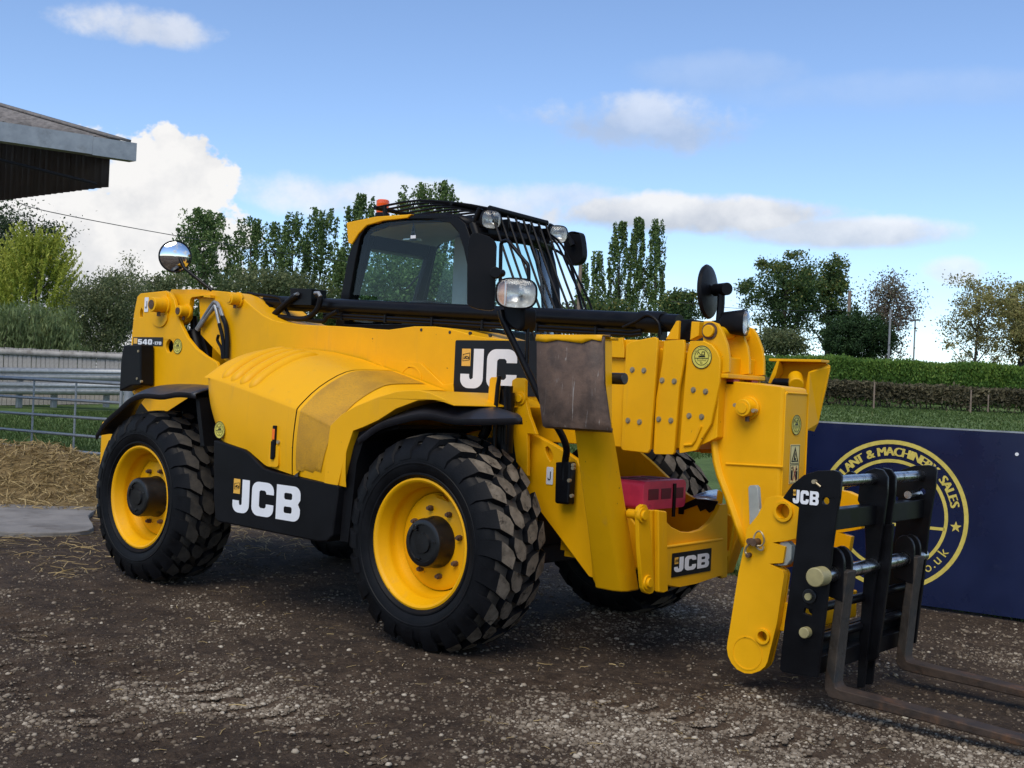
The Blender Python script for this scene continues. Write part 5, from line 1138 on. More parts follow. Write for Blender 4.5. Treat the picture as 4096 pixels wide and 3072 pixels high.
# ---- ground: one sheet, finely cut where the photographer looks
def lines(lo, hi, fine, far):
    a = list(np.arange(lo, hi+1e-6, fine)); b = []
    s_ = fine; x = hi
    while x < far: s_ *= 1.35; x += s_; b.append(x)
    c = []; s_ = fine; x = lo
    while x > -far: s_ *= 1.35; x -= s_; c.append(x)
    return np.array(c[::-1]+a+b)
gx = lines(-9.0, 5.0, .05, 700); gy = lines(-4.2, 3.2, .05, 700)
XX, YY = np.meshgrid(gx, gy, indexing='ij')
lat_, dep_ = latdep(XX, YY)
def patch(x, y):
    """0 bare wet soil and painted shade under the machine .. 1 loose pale grit"""
    a = fbm2(x*.55+3, y*.85+1, 4, 11); b = fbm2(x*2.1, y*3.0, 3, 23)
    p_ = .34+2.3*(a-.5)+.9*(b-.5)
    la, de = latdep(x, y)
    p_ = p_+.20*sstep(6.4, 4.8, de)+.30*np.exp(-((la-1.0)/1.2)**2-((de-5.2)/.7)**2)
    p_ = p_+.30*np.exp(-((la+1.5)/1.1)**2-((de-4.9)/.7)**2)-.25*np.exp(-((la+.1)/.5)**2-((de-4.6)/.35)**2)
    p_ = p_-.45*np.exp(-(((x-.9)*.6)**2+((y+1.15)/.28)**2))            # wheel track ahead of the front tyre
    p_ = p_-.22*((np.abs(y) < 1.0) & (x < .6) & (x > -4))  # muddier under the machine, with its shade put into the ground tint
    return np.clip(p_, 0, 1)
def gz(x, y):
    z = .050*(fbm2(x*.6, y*.6, 3, 5)-.5)+.022*(fbm2(x*2.4, y*2.4, 3, 6)-.5)+.008*(fbm2(x*9, y*9, 2, 8)-.5)
    for wx in (0, -2.676):
        for wy in (-.86, .92): z = z*(1-np.exp(-(((x-wx)/.35)**2+((y-wy)/.35)**2)))
    for yc, dp in ((-1.0, .022), (-2.3, .016), (-2.9, .014)):               # old wheel tracks with lug prints
        tr_ = np.exp(-((y-yc-.10*np.sin(x*.5+yc))/.17)**4)*sstep(.5, 1.0, x+(0 if yc > -1.5 else 9)); z = z-dp*tr_*(1+.45*np.sign(np.sin(x*38+8*np.abs(y-yc)))*sstep(0, .3, tr_))+.010*np.exp(-((np.abs(y-yc)-.22)/.05)**2)*sstep(.5, 1.0, x+(0 if yc > -1.5 else 9))
    near = sstep(40, 12, np.hypot(x, y))
    return z*near-.012
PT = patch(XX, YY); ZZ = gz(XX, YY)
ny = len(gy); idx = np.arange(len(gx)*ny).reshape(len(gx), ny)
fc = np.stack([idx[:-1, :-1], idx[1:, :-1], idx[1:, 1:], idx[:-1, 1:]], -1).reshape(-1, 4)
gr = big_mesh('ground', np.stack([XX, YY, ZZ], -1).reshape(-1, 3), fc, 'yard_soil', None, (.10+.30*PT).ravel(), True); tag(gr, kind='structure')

# loose stones
def scatter_stones(n_, la0, la1, de0, de1, smin, smax, ico):
    u_ = rng.random(n_*5); de = de0*(de1/de0)**u_; la = (rng.random(n_*5)-.5)*(de*1.0+2.2)
    x = CAM.x+RT.x*la+FW.x*de; y = CAM.y+RT.y*la+FW.y*de
    edge = sstep(.5, .40, np.abs(la)/(de*1.0+2.2))*sstep(de0, de0+.8, de)*sstep(de1, de1*.8, de)
    keep = (rng.random(n_*5) < edge*(.07+.93*patch(x, y)**1.5*(.15+1.7*fbm2(x*6, y*6, 3, 91)))) & (y < 2.75); x, y = x[keep][:n_], y[keep][:n_]
    n2 = len(x)
    if ico:
        t_ = (1+5**.5)/2; bv = np.array([(-1, t_, 0), (1, t_, 0), (-1, -t_, 0), (1, -t_, 0), (0, -1, t_), (0, 1, t_), (0, -1, -t_), (0, 1, -t_), (t_, 0, -1), (t_, 0, 1), (-t_, 0, -1), (-t_, 0, 1)])/1.9
        bf = np.array([(0, 11, 5), (0, 5, 1), (0, 1, 7), (0, 7, 10), (0, 10, 11), (1, 5, 9), (5, 11, 4), (11, 10, 2), (10, 7, 6), (7, 1, 8), (3, 9, 4), (3, 4, 2), (3, 2, 6), (3, 6, 8), (3, 8, 9), (4, 9, 5), (2, 4, 11), (6, 2, 10), (8, 6, 7), (9, 8, 1)])
    else:
        bv = np.array([(1, 0, 0), (-1, 0, 0), (0, 1, 0), (0, -1, 0), (0, 0, 1), (0, 0, -1.)]); bf = np.array([(0, 2, 4), (2, 1, 4), (1, 3, 4), (3, 0, 4), (2, 0, 5), (1, 2, 5), (3, 1, 5), (0, 3, 5)])
    sz = smin*(smax/smin)**(rng.random(n2)**2.2)
    v = bv[None]*(1+.45*(rng.random((n2, len(bv), 3))-.5)); v = v*(sz[:, None]*np.stack([1+.5*rng.random(n2), 1+.3*rng.random(n2), .55+.35*rng.random(n2)], -1))[:, None, :]
    a = rng.random(n2)*6.283; ca, sa = np.cos(a)[:, None], np.sin(a)[:, None]
    vx = v[..., 0]*ca-v[..., 1]*sa; vy = v[..., 0]*sa+v[..., 1]*ca
    z0 = gz(x, y)+sz*.15
    v = np.stack([vx+x[:, None], vy+y[:, None], v[..., 2]+z0[:, None]], -1).reshape(-1, 3)
    f = (bf[None]+(np.arange(n2)*len(bv))[:, None, None]).reshape(-1, 3)
    ti = np.clip(.20+.34*patch(x, y)+.20*rng.standard_normal(n2)+.30*(rng.random(n2) < .08)+(.14 if ico else 0), 0, 1)
    return v, f, np.repeat(ti, len(bf))
va, fa, ta = scatter_stones(115000, 0, 0, 3.0, 12.5, .0025, .0075, False)
vb, fb, tb = scatter_stones(30000, 0, 0, 3.0, 10.5, .005, .0140, True)
st = big_mesh('gravel', np.concatenate([va, vb]), np.concatenate([fa, fb+len(va)]), 'stone', None, np.concatenate([ta, tb])); tag(st, 'loose grey and tan gravel strewn over the yard', 'gravel', kind='stuff')

# ---- field beyond the gate, rising gently to the hedges
def field_z(x, y):
    la, de = latdep(x, y); de = np.minimum(de, 62)
    return .03+np.maximum(0, de-12)*(.022+.014*sstep(-10, 10, la))*sstep(2.8, 9, y)+.03*(fbm2(x*.5, y*.5, 3, 41)-.5)
fx_l = np.concatenate([np.arange(-600, -60, 20.0), np.arange(-60, -20, 1.0), np.arange(-20, 12, .4), np.arange(12, 90, 2.0)]); fy_l = np.concatenate([np.arange(2.9, 20, .4), np.arange(20, 60, 1.0), np.arange(60, 300, 12)])
FX, FY = np.meshgrid(fx_l, fy_l, indexing='ij'); FZ = field_z(FX, FY)
FY2 = FY+(FY < 3.0)*(.25*(fbm2(FX*.9, FY, 3, 77)-.5))
ny = len(fy_l); idx = np.arange(FX.size).reshape(FX.shape); fc = np.stack([idx[:-1, :-1], idx[1:, :-1], idx[1:, 1:], idx[:-1, 1:]], -1).reshape(-1, 4)
fo_ = big_mesh('field', np.stack([FX, FY2, FZ], -1).reshape(-1, 3), fc, 'turf', None, np.clip(fbm2(FX*.35, FY*.35, 4, 51)*1.2-.1, 0, 1).ravel(), True); tag(fo_, kind='structure')
def blades(n_, x0, x1, y0, y1, h0, h1, zf, seed, wid=.006):
    r_ = np.random.default_rng(seed); x = x0+(x1-x0)*r_.random(n_); y = y0+(y1-y0)*r_.random(n_)
    h = (h0+(h1-h0)*r_.random(n_))*(.5+fbm2(x*1.5, y*1.5, 3, 61)); a = r_.random(n_)*6.283; w_ = wid*(.6+.8*r_.random(n_)); z = zf(x, y)-.01
    lx, ly = .45*h*r_.standard_normal(n_), .45*h*r_.standard_normal(n_)
    v = np.stack([np.stack([x-w_*np.cos(a), y-w_*np.sin(a), z], -1), np.stack([x+w_*np.cos(a), y+w_*np.sin(a), z], -1), np.stack([x+lx, y+ly, z+h], -1)], 1).reshape(-1, 3)
    return v, np.arange(n_*3).reshape(-1, 3), np.clip(.45+.25*r_.standard_normal(n_), 0, 1)
bl = [blades(52000, -22, -6.5, 2.75, 14, .05, .11, field_z, 1, .012), blades(30000, -24, 2, 22, 46, .05, .12, field_z, 2, .03), blades(4500, -1.5, 4.5, 2.78, 3.1, .04, .12, lambda x, y: y*0, 3, .004)]
off = 0; V = []; F = []; Tn = []
for v, f, t_ in bl: V.append(v); F.append(f+off); Tn.append(t_); off += len(v)
tag(big_mesh('grass', np.concatenate(V), np.concatenate(F), 'grass_blade', None, np.concatenate(Tn)), 'short green grass of the field behind the gate and sign', 'grass', kind='stuff')

# ---- concrete apron and straw on the left
cs = G(); pts = [(-9.6, -.2), (-8.6, .95), (-7.6, 1.25), (-6.6, .95), (-5.9, .45), (-4.95, -.1), (-5.2, -.75), (-6.5, -1.4), (-8.5, -1.6)]
cs.ext(curve2(pts+[pts[0]], 4)[:-1], 'Z', -.05, .022); tag(cs.build('concrete_apron', 'concrete', None, bev=.01), kind='structure')
def mound(x, y):
    la, de = latdep(x, y)
    h = .72*np.exp(-((la+7.6)/1.9)**2-((de-13.6)/1.15)**2)+.34*np.exp(-((la+5.2)/1.0)**2-((de-13.4)/.9)**2)+.16*np.exp(-((la+4.2)/1.2)**2-((de-12.9)/.8)**2)
    return h*(.8+.4*fbm2(x*2.5, y*2.5, 3, 71))
def straw(n_, pos, length, wid, lift, seed, flat_=.35):
    r_ = np.random.default_rng(seed); x, y, z = pos(r_, n_); L = length*(.5+r_.random(n_)); a = r_.random(n_)*6.283; e = flat_*r_.standard_normal(n_)*.6
    d = np.stack([np.cos(a)*np.cos(e), np.sin(a)*np.cos(e), np.sin(e)], -1); s_ = np.stack([-np.sin(a), np.cos(a), r_.standard_normal(n_)*.4], -1)*wid
    b = np.stack([r_.standard_normal(n_), r_.standard_normal(n_), -np.abs(r_.standard_normal(n_))], -1)*(.10*L)[:, None]
    c = np.stack([x, y, z+lift], -1); p0 = c-d*(L/2)[:, None]+b; p1 = c; p2 = c+d*(L/2)[:, None]+b
    v = np.stack([p0-s_, p0+s_, p1-s_, p1+s_, p2-s_, p2+s_], 1).reshape(-1, 3); k_ = (np.arange(n_)*6)[:, None]
    f = np.stack([k_+np.array([0, 1, 3, 2]), k_+np.array([2, 3, 5, 4])], 1).reshape(-1, 4)
    return v, f, np.repeat(np.clip(.5+.28*r_.standard_normal(n_), 0, 1), 2)
def pm(r_, n_):
    la = -9.5+7.2*r_.random(n_*3); de = 11.4+4.0*r_.random(n_*3); x = CAM.x+RT.x*la+FW.x*de; y = CAM.y+RT.y*la+FW.y*de; h = mound(x, y)
    k_ = (h > .015) & (r_.random(n_*3) < .25+h*3); x, y, h = x[k_][:n_], y[k_][:n_], h[k_][:n_]
    while len(x) < n_: x = np.concatenate([x, x])[:n_]; y = np.concatenate([y, y])[:n_]; h = np.concatenate([h, h])[:n_]
    return x, y, h*(1-.1*r_.random(n_))
def pg(r_, n_):
    de = 4.4*(15/4.4)**r_.random(n_); la = (r_.random(n_)-.62)*de*.9; x = CAM.x+RT.x*la+FW.x*de; y = CAM.y+RT.y*la+FW.y*de; return x, y, gz(x, y)
def pl(r_, n_):
    x = -7.2+4.2*r_.random(n_)**1.2; y = -1.4+3.0*r_.random(n_); return x, y, gz(x, y)+.02*r_.random(n_)
ml = np.linspace(-10.5, -2.5, 70); md_ = np.linspace(11, 16, 44); ML, MD = np.meshgrid(ml, md_, indexing='ij'); mx = CAM.x+RT.x*ML+FW.x*MD; my = CAM.y+RT.y*ML+FW.y*MD
mzv = mound(mx, my)-.03; idx = np.arange(mx.size).reshape(mx.shape); mf = np.stack([idx[:-1, :-1], idx[1:, :-1], idx[1:, 1:], idx[:-1, 1:]], -1).reshape(-1, 4)
S1 = [straw(15000, pm, .17, .0042, .012, 5, .6), straw(900, pg, .06, .0016, .006, 6, .15), straw(1500, pl, .13, .0028, .012, 7, .2)]
V = [np.stack([mx, my, mzv], -1).reshape(-1, 3)]; F = [mf]; Tn = [np.full(len(mf), .12)]; off = mx.size
for v, f, t_ in S1: V.append(v); F.append(f+off); Tn.append(t_); off += len(v)
tag(big_mesh('straw', np.concatenate(V), np.concatenate(F), 'straw', None, np.concatenate(Tn)), 'heap of golden loose straw in front of the field gate', 'straw', kind='stuff')

# ---- galvanised field gate
gate = empty('field_gate', (-10, 2.42, 0), 'galvanised tubular field gate standing left of the rear wheel before the grass', 'gate')
def addg(name, pts, r_, seg=10): 
    gg = G(); gg.tube([Vector(p)-Vector((-10, 2.42, 0)) for p in pts], r_, seg); return gg.build(name, 'galvanised', gate, smooth=50)
bars = [[(-11.796,2.42,1.257),(-8.661,2.42,1.263)], [(-11.771,2.42,0.996),(-8.84,2.42,1.022)], [(-11.749,2.42,0.77),(-9.031,2.42,0.806)], [(-11.726,2.42,0.538),(-8.976,2.42,0.574)], [(-11.705,2.42,0.317),(-9.064,2.42,0.366)], [(-10.835,2.42,0.123),(-9.079,2.42,0.135)]]
gxr = [(-8.659,2.42,1.239)][0][0]
for i, (p, q) in enumerate(bars):
    p = Vector(p); q = Vector(q); d = (q-p)/(q.x-p.x); addg('bar', [p+d*(-14.2-p.x), p+d*(gxr-p.x)], .024 if i == 0 else .019)
for xx in [(-10.825,0.762),(-9.733,0.814),(-8.659,1.239)]:
    zt = [bars[0][0][2]+(bars[0][1][2]-bars[0][0][2])*(xx[0]-bars[0][0][0])/(bars[0][1][0]-bars[0][0][0]), bars[5][0][2]+(bars[5][1][2]-bars[5][0][2])*(xx[0]-bars[5][0][0])/(bars[5][1][0]-bars[5][0][0])]
    addg('stile', [(xx[0], 2.42, zt[0]), (xx[0], 2.42, zt[1])], .014 if xx[0] < gxr-.1 else .022)

gp_ = G(); gp_.cyl((gxr+.16+10, 0, -.1), (gxr+.16+10, 0, 1.35), .055, 16); gp_.build('gate_post', 'galvanised', gate)
# ---- board fence and crash barrier behind
def fence_at(px0, px1): pass
f0, f1 = Vector([(-25,8.87,1.91)][0]), Vector([(-22.57,10.92,1.91)][0]); b0 = Vector([(-24.95,8.92,0.43)][0]); b1 = Vector([(-22.53,10.97,0.61)][0])
fdir = Vector((f1.x-f0.x, f1.y-f0.y, 0)); fl = fdir.length; fdir.normalize(); fnr = Vector((fdir.y, -fdir.x, 0))
fen = empty('board_fence', (f0.x, f0.y, 0), 'weathered grey board fence beyond the gate on the left', 'fence')
bme = None; bw = .118
def fz(s_, a, b): return a.z+(b.z-a.z)*s_/fl
for k_ in range(-12, int(fl/bw)+48):
    s_ = k_*bw; zt = fz(s_, f0, f1); zb = fz(s_, b0, b1)
    if bme is None:
        g = G(); g.box(.004, bw-.006, -.011, .011, 0, 1); bo_ = g.build('board', 'weathered_wood', fen, smooth=0); bme = bo_.data
    else: bo_ = link('board', bme, fen)
    bo_.location = fdir*s_+fnr*(.006*random.random())+Vector((0, 0, zb)); bo_.scale = (1, 1, zt-zb+.02*(random.random()-.5)); bo_.rotation_euler = (R(.6*(random.random()-.5)), R(.8*(random.random()-.5)), math.atan2(fdir.y, fdir.x))
for dz, hh, pr in ((-.17, .13, .05), (-.75, .09, .03)):
    gg = G(); a = fdir*(-1.4)+fnr*pr; b = fdir*(fl+5.6)+fnr*pr
    gg.add([a+Vector((0, 0, fz(-1.4, f0, f1)+dz)), b+Vector((0, 0, fz(fl+5.6, f0, f1)+dz)), b+Vector((0, 0, fz(fl+5.6, f0, f1)+dz+hh)), a+Vector((0, 0, fz(-1.4, f0, f1)+dz+hh))], [(0, 1, 2, 3)]); gg.build('rail', 'weathered_wood', fen, solid=.035)
arm_ = empty('crash_barrier', (f0.x, f0.y, 0), 'grey corrugated steel crash barrier of two rails against the board fence', 'barrier')
for (a, b) in (([(-24,8.41,1.24)][0], [(-21.68,10.37,1.34)][0]), ([(-23.99,8.42,0.89)][0], [(-21.67,10.38,1)][0])):
    a = Vector(a); b = Vector(b); d = (b-a).normalized(); a = a-d*1.4; b = b+d*5.0
    pr = [(-.155, .0), (-.135, .02), (-.10, .06), (-.055, .06), (-.02, .015), (.02, .015), (.055, .06), (.10, .06), (.135, .02), (.155, .0)]
    rows = [[p_+fnr*(o_+.06)+Vector((0, 0, h_))-arm_.location for h_, o_ in pr] for p_ in (a, a.lerp(b, .5), b)]
    G().grid(rows).build('rail', 'galvanised', arm_, solid=.006, smooth=50)
for xx in (120, 350, 700):
    p_ = Vector([(-24.17,8.53,0.44)][0]).lerp(Vector([(-21.84,10.5,0.59)][0]), xx/815); gg = G(); gg.box(-.06, .06, -.06, .06, -.05, .85); po = gg.build('post', 'galvanised', arm_, bev=.006); po.location = p_-arm_.location+fnr*-.05

# ---- dealer's sign board
sA = Vector((1.329, 2.697, 0)); sU = Vector((.9939, .1103, 0)); sV = Vector((0, 0, 1)); sN = Vector((.1103, -.9939, 0))
zt_ = [(1.92,1.276)][0][1]
S0 = sA+sU*(-1.05)
sg = empty('sign_board', tuple(S0), 'dark blue dealer sign board with yellow roundel beside the forks', 'sign')
L_ = 2.44; H_ = zt_-.012
gg = G(); gg.add([Vector((0, 0, .012)), sU*L_+Vector((0, 0, .012)), sU*L_+Vector((0, 0, H_)), Vector((0, 0, H_))], [(0, 1, 2, 3)]); gg.build('panel', 'sign_blue', sg, solid=.012, smooth=0)
gg = G(); gg.tube([Vector((0, 0, H_))+sN*.002, sU*L_+Vector((0, 0, H_))+sN*.002], .008, 4); gg.build('edge_trim', 'barn_steel', sg)
for s_ in (.25, 2.2):
    gg = G(); p_ = sU*s_-sN*.05; gg.box(p_.x-.035, p_.x+.035, p_.y-.035, p_.y+.035, -.1, H_-.04); gg.build('post', 'pole_wood', sg)
cs_ = 1.05-.272; cz_ = .627; Rr = .535
def on_sign(pts2): return [sU*x+Vector((0, 0, z))+sN*.0085 for x, z in pts2]
def sfilm(name, sets, m_='sign_yellow', lift=.0075):
    gg = G()
    for Ls in sets:
        t_ = G().ext(Ls, 'Z', 0, .0008); gg.add([sU*(cs_+p_[0])+Vector((0, 0, cz_+p_[1]))+sN*(lift+p_[2]) for p_ in t_.v], t_.f)
    return gg.build(name, m_, sg, smooth=0)
sfilm('ring', [[circ(0, 0, Rr, 72), circ(0, 0, Rr*.945, 72)]]); sfilm('ring', [[circ(0, 0, Rr*.745, 64), circ(0, 0, Rr*.70, 64)]])
sfilm('divider', [[[(-Rr*.71, -.145*Rr), (Rr*.71, -.145*Rr), (Rr*.71, -.105*Rr), (-Rr*.71, -.105*Rr)]]])
star = [(Rr*.845+.075*Rr*(1 if i % 2 == 0 else .42)*math.cos(R(90+36*i)), .075*Rr*(1 if i % 2 == 0 else .42)*math.sin(R(90+36*i))-.08*Rr) for i in range(10)]
sfilm('star', [[star]])
def arc_text(txt, angs, rad, size, up, name='lettering', bold=True):
    gg = G()
    for c_, a in zip(txt, angs):
        if c_ != ' ':
            vs, fs = text_loops(c_, size); w_ = max(p_[0] for p_ in vs)/2
            ur = Vector((math.cos(R(a)), math.sin(R(a)))); ut = Vector((ur.y, -ur.x))
            if not up: ur, ut = -ur, -ut
            c0 = Vector((math.cos(R(a)), math.sin(R(a))))*rad
            for ox in ((-.005, 0, .005) if bold else (0,)):
                gg.add([sU*(cs_+c0.x+ut.x*(p_[0]-w_+ox)+ur.x*p_[1])+Vector((0, 0, cz_+c0.y+ut.y*(p_[0]-w_+ox)+ur.y*p_[1]))+sN*(.0082+ox*.02) for p_ in vs], fs)
    gg.build(name, 'sign_yellow', sg, smooth=0, recalc=False)
arc_text('PLANT&MACHINERYSALES', (147.4, 141, 134.6, 128, 121.6, 111.2, 100.6, 92.8, 85.6, 78.6, 73.6, 68.4, 62.2, 56.2, 50, 38.2, 32, 26, 20.4, 14.4), Rr*.79, .088, True)
arc_text('.co.uk', (295.5, 301, 308, 313.5, 319, 328.7), Rr*.88, .10, False, bold=False)
gg = G()
for px_ in [(1.882,2.76,1.116)]: q_ = Vector(px_)-S0; gg.cyl(q_+sN*.004, q_+sN*.014, .012, 12)
gg.build('screw', 'decal_white', sg)

# ---- open-sided barn at the left edge
bc = Vector([(-8.22,2.1,4.02)][0]); be_ = Vector([(-8.61,0.72,4.03)][0]); bg_ = Vector([(-11.24,2.03,3.68)][0])
e1 = Vector((be_.x-bc.x, be_.y-bc.y, 0)).normalized(); e2 = Vector((-.9995, -.033, 0))
barn = empty('barn', (bc.x, bc.y, 0), 'open sided barn with corrugated roof and steel gutter at the top left corner', 'barn')
ez = bc.z
def Bp(a, b, z): return e1*a+e2*b+Vector((0, 0, z))
gb = .30
# gutter in two lengths, roof sheets, verge, underside
for a0, a1, dz, nm in ((0.0, .50, .0, 'gutter'), (.505, 7.0, .008, 'gutter')):
    gg = G(); prf = [(-.02, .10), (-.16, .10), (-.16, -.11), (-.02, -.11)]
    gg.add([Bp(a, b, ez+z+dz) for a in (a0, a1) for b, z in prf], [(0, 1, 5, 4), (1, 2, 6, 5), (2, 3, 7, 6), (0, 1, 2, 3), (4, 5, 6, 7)]); gg.build(nm, 'barn_steel', barn, solid=.006, smooth=0)
slope = .262
sheet = None
for k_ in range(7):
    rows = []
    for i in range(25):
        a = .16+k_*1.0+i/24*1.02; w_ = .028*math.cos(2*math.pi*i/24*6.8)
        rows.append([Bp(a, b, ez+.10+slope*(b+.1)+w_+.006*(k_ % 2)) for b in (-.12, 2.0, 5.0)])
    G().grid(rows).build('roof_sheet', 'roof_sheet', barn, solid=.008, smooth=60)
gg = G(); gg.add([Bp(.05, -.13, ez+.12), Bp(.05, 5, ez+.12+slope*5.1), Bp(.30, 5, ez+.135+slope*5.1), Bp(.30, -.13, ez+.135)], [(0, 1, 2, 3)]); gg.build('verge_cap', 'roof_sheet', barn, solid=.03)
for k_ in range(6):
    rows = []
    for i in range(17):
        b = .0+k_*.84+i/16*.85; w_ = .02*math.cos(2*math.pi*i/16*6)
        zb_ = ez-.43-.0*b
        rows.append([Bp(.20+w_, b, zb_), Bp(.20+w_, b, ez+.08+slope*b)])
    G().grid(rows).build('gable_sheet', 'barn_cladding', barn, solid=.006, smooth=60)
gg = G(); gg.tube([Bp(.30, .05, ez+.0), Bp(7, .05, ez+.0)], .06, 4); gg.tube([Bp(.9, 1.2, ez+.22), Bp(7, 1.2, ez+.22)], .06, 4); gg.tube([Bp(.30, .10, ez-.40), Bp(3.5, .10, ez-.02)], .02, 6); gg.build('purlin', 'barn_dark', barn)
gg = G(); gg.add([Bp(.25, -.10, ez+.05), Bp(7, -.10, ez+.05), Bp(7, 5, ez+.05+slope*5.1), Bp(.25, 5, ez+.05+slope*5.1)], [(0, 1, 2, 3)]); gg.build('roof_lining', 'barn_dark', barn, solid=.02)
for a in (7.4,):
    gg = G(); q_ = Bp(a, .0, 0); gg.box(q_.x-.09, q_.x+.09, q_.y-.09, q_.y+.09, -.05, ez); gg.build('post', 'barn_steel', barn)


# ---- trees and hedges
def leafs(name, c, size, m_, parent, seed, up=0.0, asp=1.6, tintc=None, vary=.24):
    """one quad per leaf or leaf spray"""
    r_ = np.random.default_rng(seed); n_ = len(c); s_ = size*(.6+.8*r_.random(n_))
    a = r_.standard_normal((n_, 3)); a[:, 2] += up*2.2; a /= np.linalg.norm(a, axis=1)[:, None]
    b = r_.standard_normal((n_, 3)); b -= a*(a*b).sum(1)[:, None]; b /= np.linalg.norm(b, axis=1)[:, None]
    a = a*(s_*asp*.5)[:, None]; b = b*(s_*.5)[:, None]
    v = np.stack([c-a, c-b*.9-a*.1, c+a, c+b*.9-a*.1], 1).reshape(-1, 3)
    t_ = (np.full(n_, .5) if tintc is None else tintc)+vary*r_.standard_normal(n_)
    o = big_mesh(name, v, np.arange(n_*4).reshape(-1, 4), m_, parent, np.clip(t_, 0, 1)); return o
def limbs(base, top, r0, n_, spread, seed, m_, parent, droop=0.0, start=.25, name='trunk', loc=Vector((0, 0, 0))):
    """tapered trunk with forked limbs; returns limb tips"""
    r_ = random.Random(seed); g = G(); tips = []
    base = Vector(base); top = Vector(top); H = (top-base).length
    tr_ = [base.lerp(top, t_)+Vector((r_.uniform(-1, 1), r_.uniform(-1, 1), 0))*H*.018*(1 if t_ > 0 else 0) for t_ in (0, .2, .4, .6, .8, .95)]
    g.tube([p_-loc for p_ in tr_], [r0*(1-.16*i) for i in range(6)], 7)
    for k_ in range(n_):
        t_ = start+(.92-start)*(k_+r_.random())/n_; p_ = base.lerp(top, t_); an = r_.random()*6.283+k_*2.4; L = H*spread*(1.05-t_*.55)*r_.uniform(.7, 1.1)
        d = Vector((math.cos(an), math.sin(an), .75-droop)); q = p_+d*L*.5+Vector((0, 0, L*.1)); e = p_+d*L*.95+Vector((0, 0, L*(.22-droop)))
        g.tube([x-loc for x in (p_, q, e)], [r0*.42*(1-t_*.5), r0*.25*(1-t_*.4), r0*.06], 5); tips += [q, e]
        for j in range(2):
            f_ = q+Vector((r_.uniform(-1, 1), r_.uniform(-1, 1), r_.uniform(-.1, .9)-droop))*L*.5; g.tube([x-loc for x in (q, f_)], [r0*.14, r0*.03], 4); tips.append(f_)
    g.build(name, m_, parent, smooth=50); return tips
def top_base(p_top):
    p_ = Vector(p_top); zb = float(field_z(np.array([p_.x]), np.array([p_.y]))[0]); return p_, Vector((p_.x, p_.y, zb-.1))
def poplar(ptop, width, label, seed, n_leaf=5200, size=.26, grp='poplars in the row behind the machine', gap=.0, mtl='leaf_poplar', low=.10):
    top, base = top_base(ptop); t = empty('poplar_tree', tuple(base), label, 'tree', grp); H = top.z-base.z; r_ = np.random.default_rng(seed); w_ = width/2
    limbs(base, top-Vector((0, 0, H*.12)), .012*H, 12, .12, seed, 'bark', t, -.9, .2, loc=base)
    K = 190; C_ = []; TT = []
    for k_ in range(K):
        t0 = low+(.97-low)*(k_+r_.random())/K; rad = w_*(math.sin(math.pi*min(1, max(.04, (t0-low*.5)/(1.06-low*.5)))**.75)**.6)
        an = r_.random()*6.283; rr = rad*r_.random()**.45; L = H*(.07+.07*r_.random())
        m_ = int(n_leaf/K*(.5+r_.random())); s_ = r_.random(m_)
        if r_.random() < gap: continue
        x = math.cos(an)*rr*(1+.15*s_)+r_.standard_normal(m_)*w_*.10*(1-.6*s_); y = math.sin(an)*rr*(1+.15*s_)+r_.standard_normal(m_)*w_*.10*(1-.6*s_); z = t0*H+s_*L-.25*L
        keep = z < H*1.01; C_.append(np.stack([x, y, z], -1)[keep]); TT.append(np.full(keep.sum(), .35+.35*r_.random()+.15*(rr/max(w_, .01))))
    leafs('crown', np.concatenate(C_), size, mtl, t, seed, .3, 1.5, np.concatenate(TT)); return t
def broad(name, ptop, rx, rz, label, seed, mtl='leaf_oak', n_leaf=9000, clumps=46, size=.22, grp=None, holes=.3, trunk='bark', droop=0.0, tr=.03, cat='tree', flatten=1.0, fuzz=.22, limb_n=9, low=.15):
    """rounded crown from leaf clumps; rx half width, rz half height of the crown"""
    n_leaf = int(n_leaf*1.7); size *= .58; clumps = int(clumps*1.3)
    top, base = top_base(ptop); t = empty(name, tuple(base), label, cat, grp); H = top.z-base.z; r_ = np.random.default_rng(seed)
    cz = H-rz
    tips = limbs(base, base+Vector((0, 0, H*.86)), tr*H, limb_n, .36*min(1.3, rx/(H*.35)), seed, trunk, t, droop, low+.1, loc=base)
    C_ = []; TT = []
    for k_ in range(clumps):
        d = r_.standard_normal(3); d /= np.linalg.norm(d); rr = r_.random()**.38*(.86+.26*r_.random())
        if k_ < len(tips) and k_ % 3 == 0: q = np.array(tips[k_]-base)
        else: q = np.array([d[0]*rx*rr, d[1]*rx*rr, cz+d[2]*rz*rr])
        m_ = int(n_leaf/clumps*(.35+1.3*r_.random())); sp = rx*fuzz*(.55+.8*r_.random())
        p_ = q+r_.standard_normal((m_, 3))*np.array([sp, sp, sp*.72])
        if droop: p_[:, 2] -= np.abs(r_.standard_normal(m_))*rz*droop
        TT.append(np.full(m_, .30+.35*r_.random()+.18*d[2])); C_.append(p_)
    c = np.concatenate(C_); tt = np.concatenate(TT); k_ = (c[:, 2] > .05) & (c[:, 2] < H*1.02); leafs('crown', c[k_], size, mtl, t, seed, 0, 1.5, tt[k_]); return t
PX = lambda w_, d: w_*d/2536.0
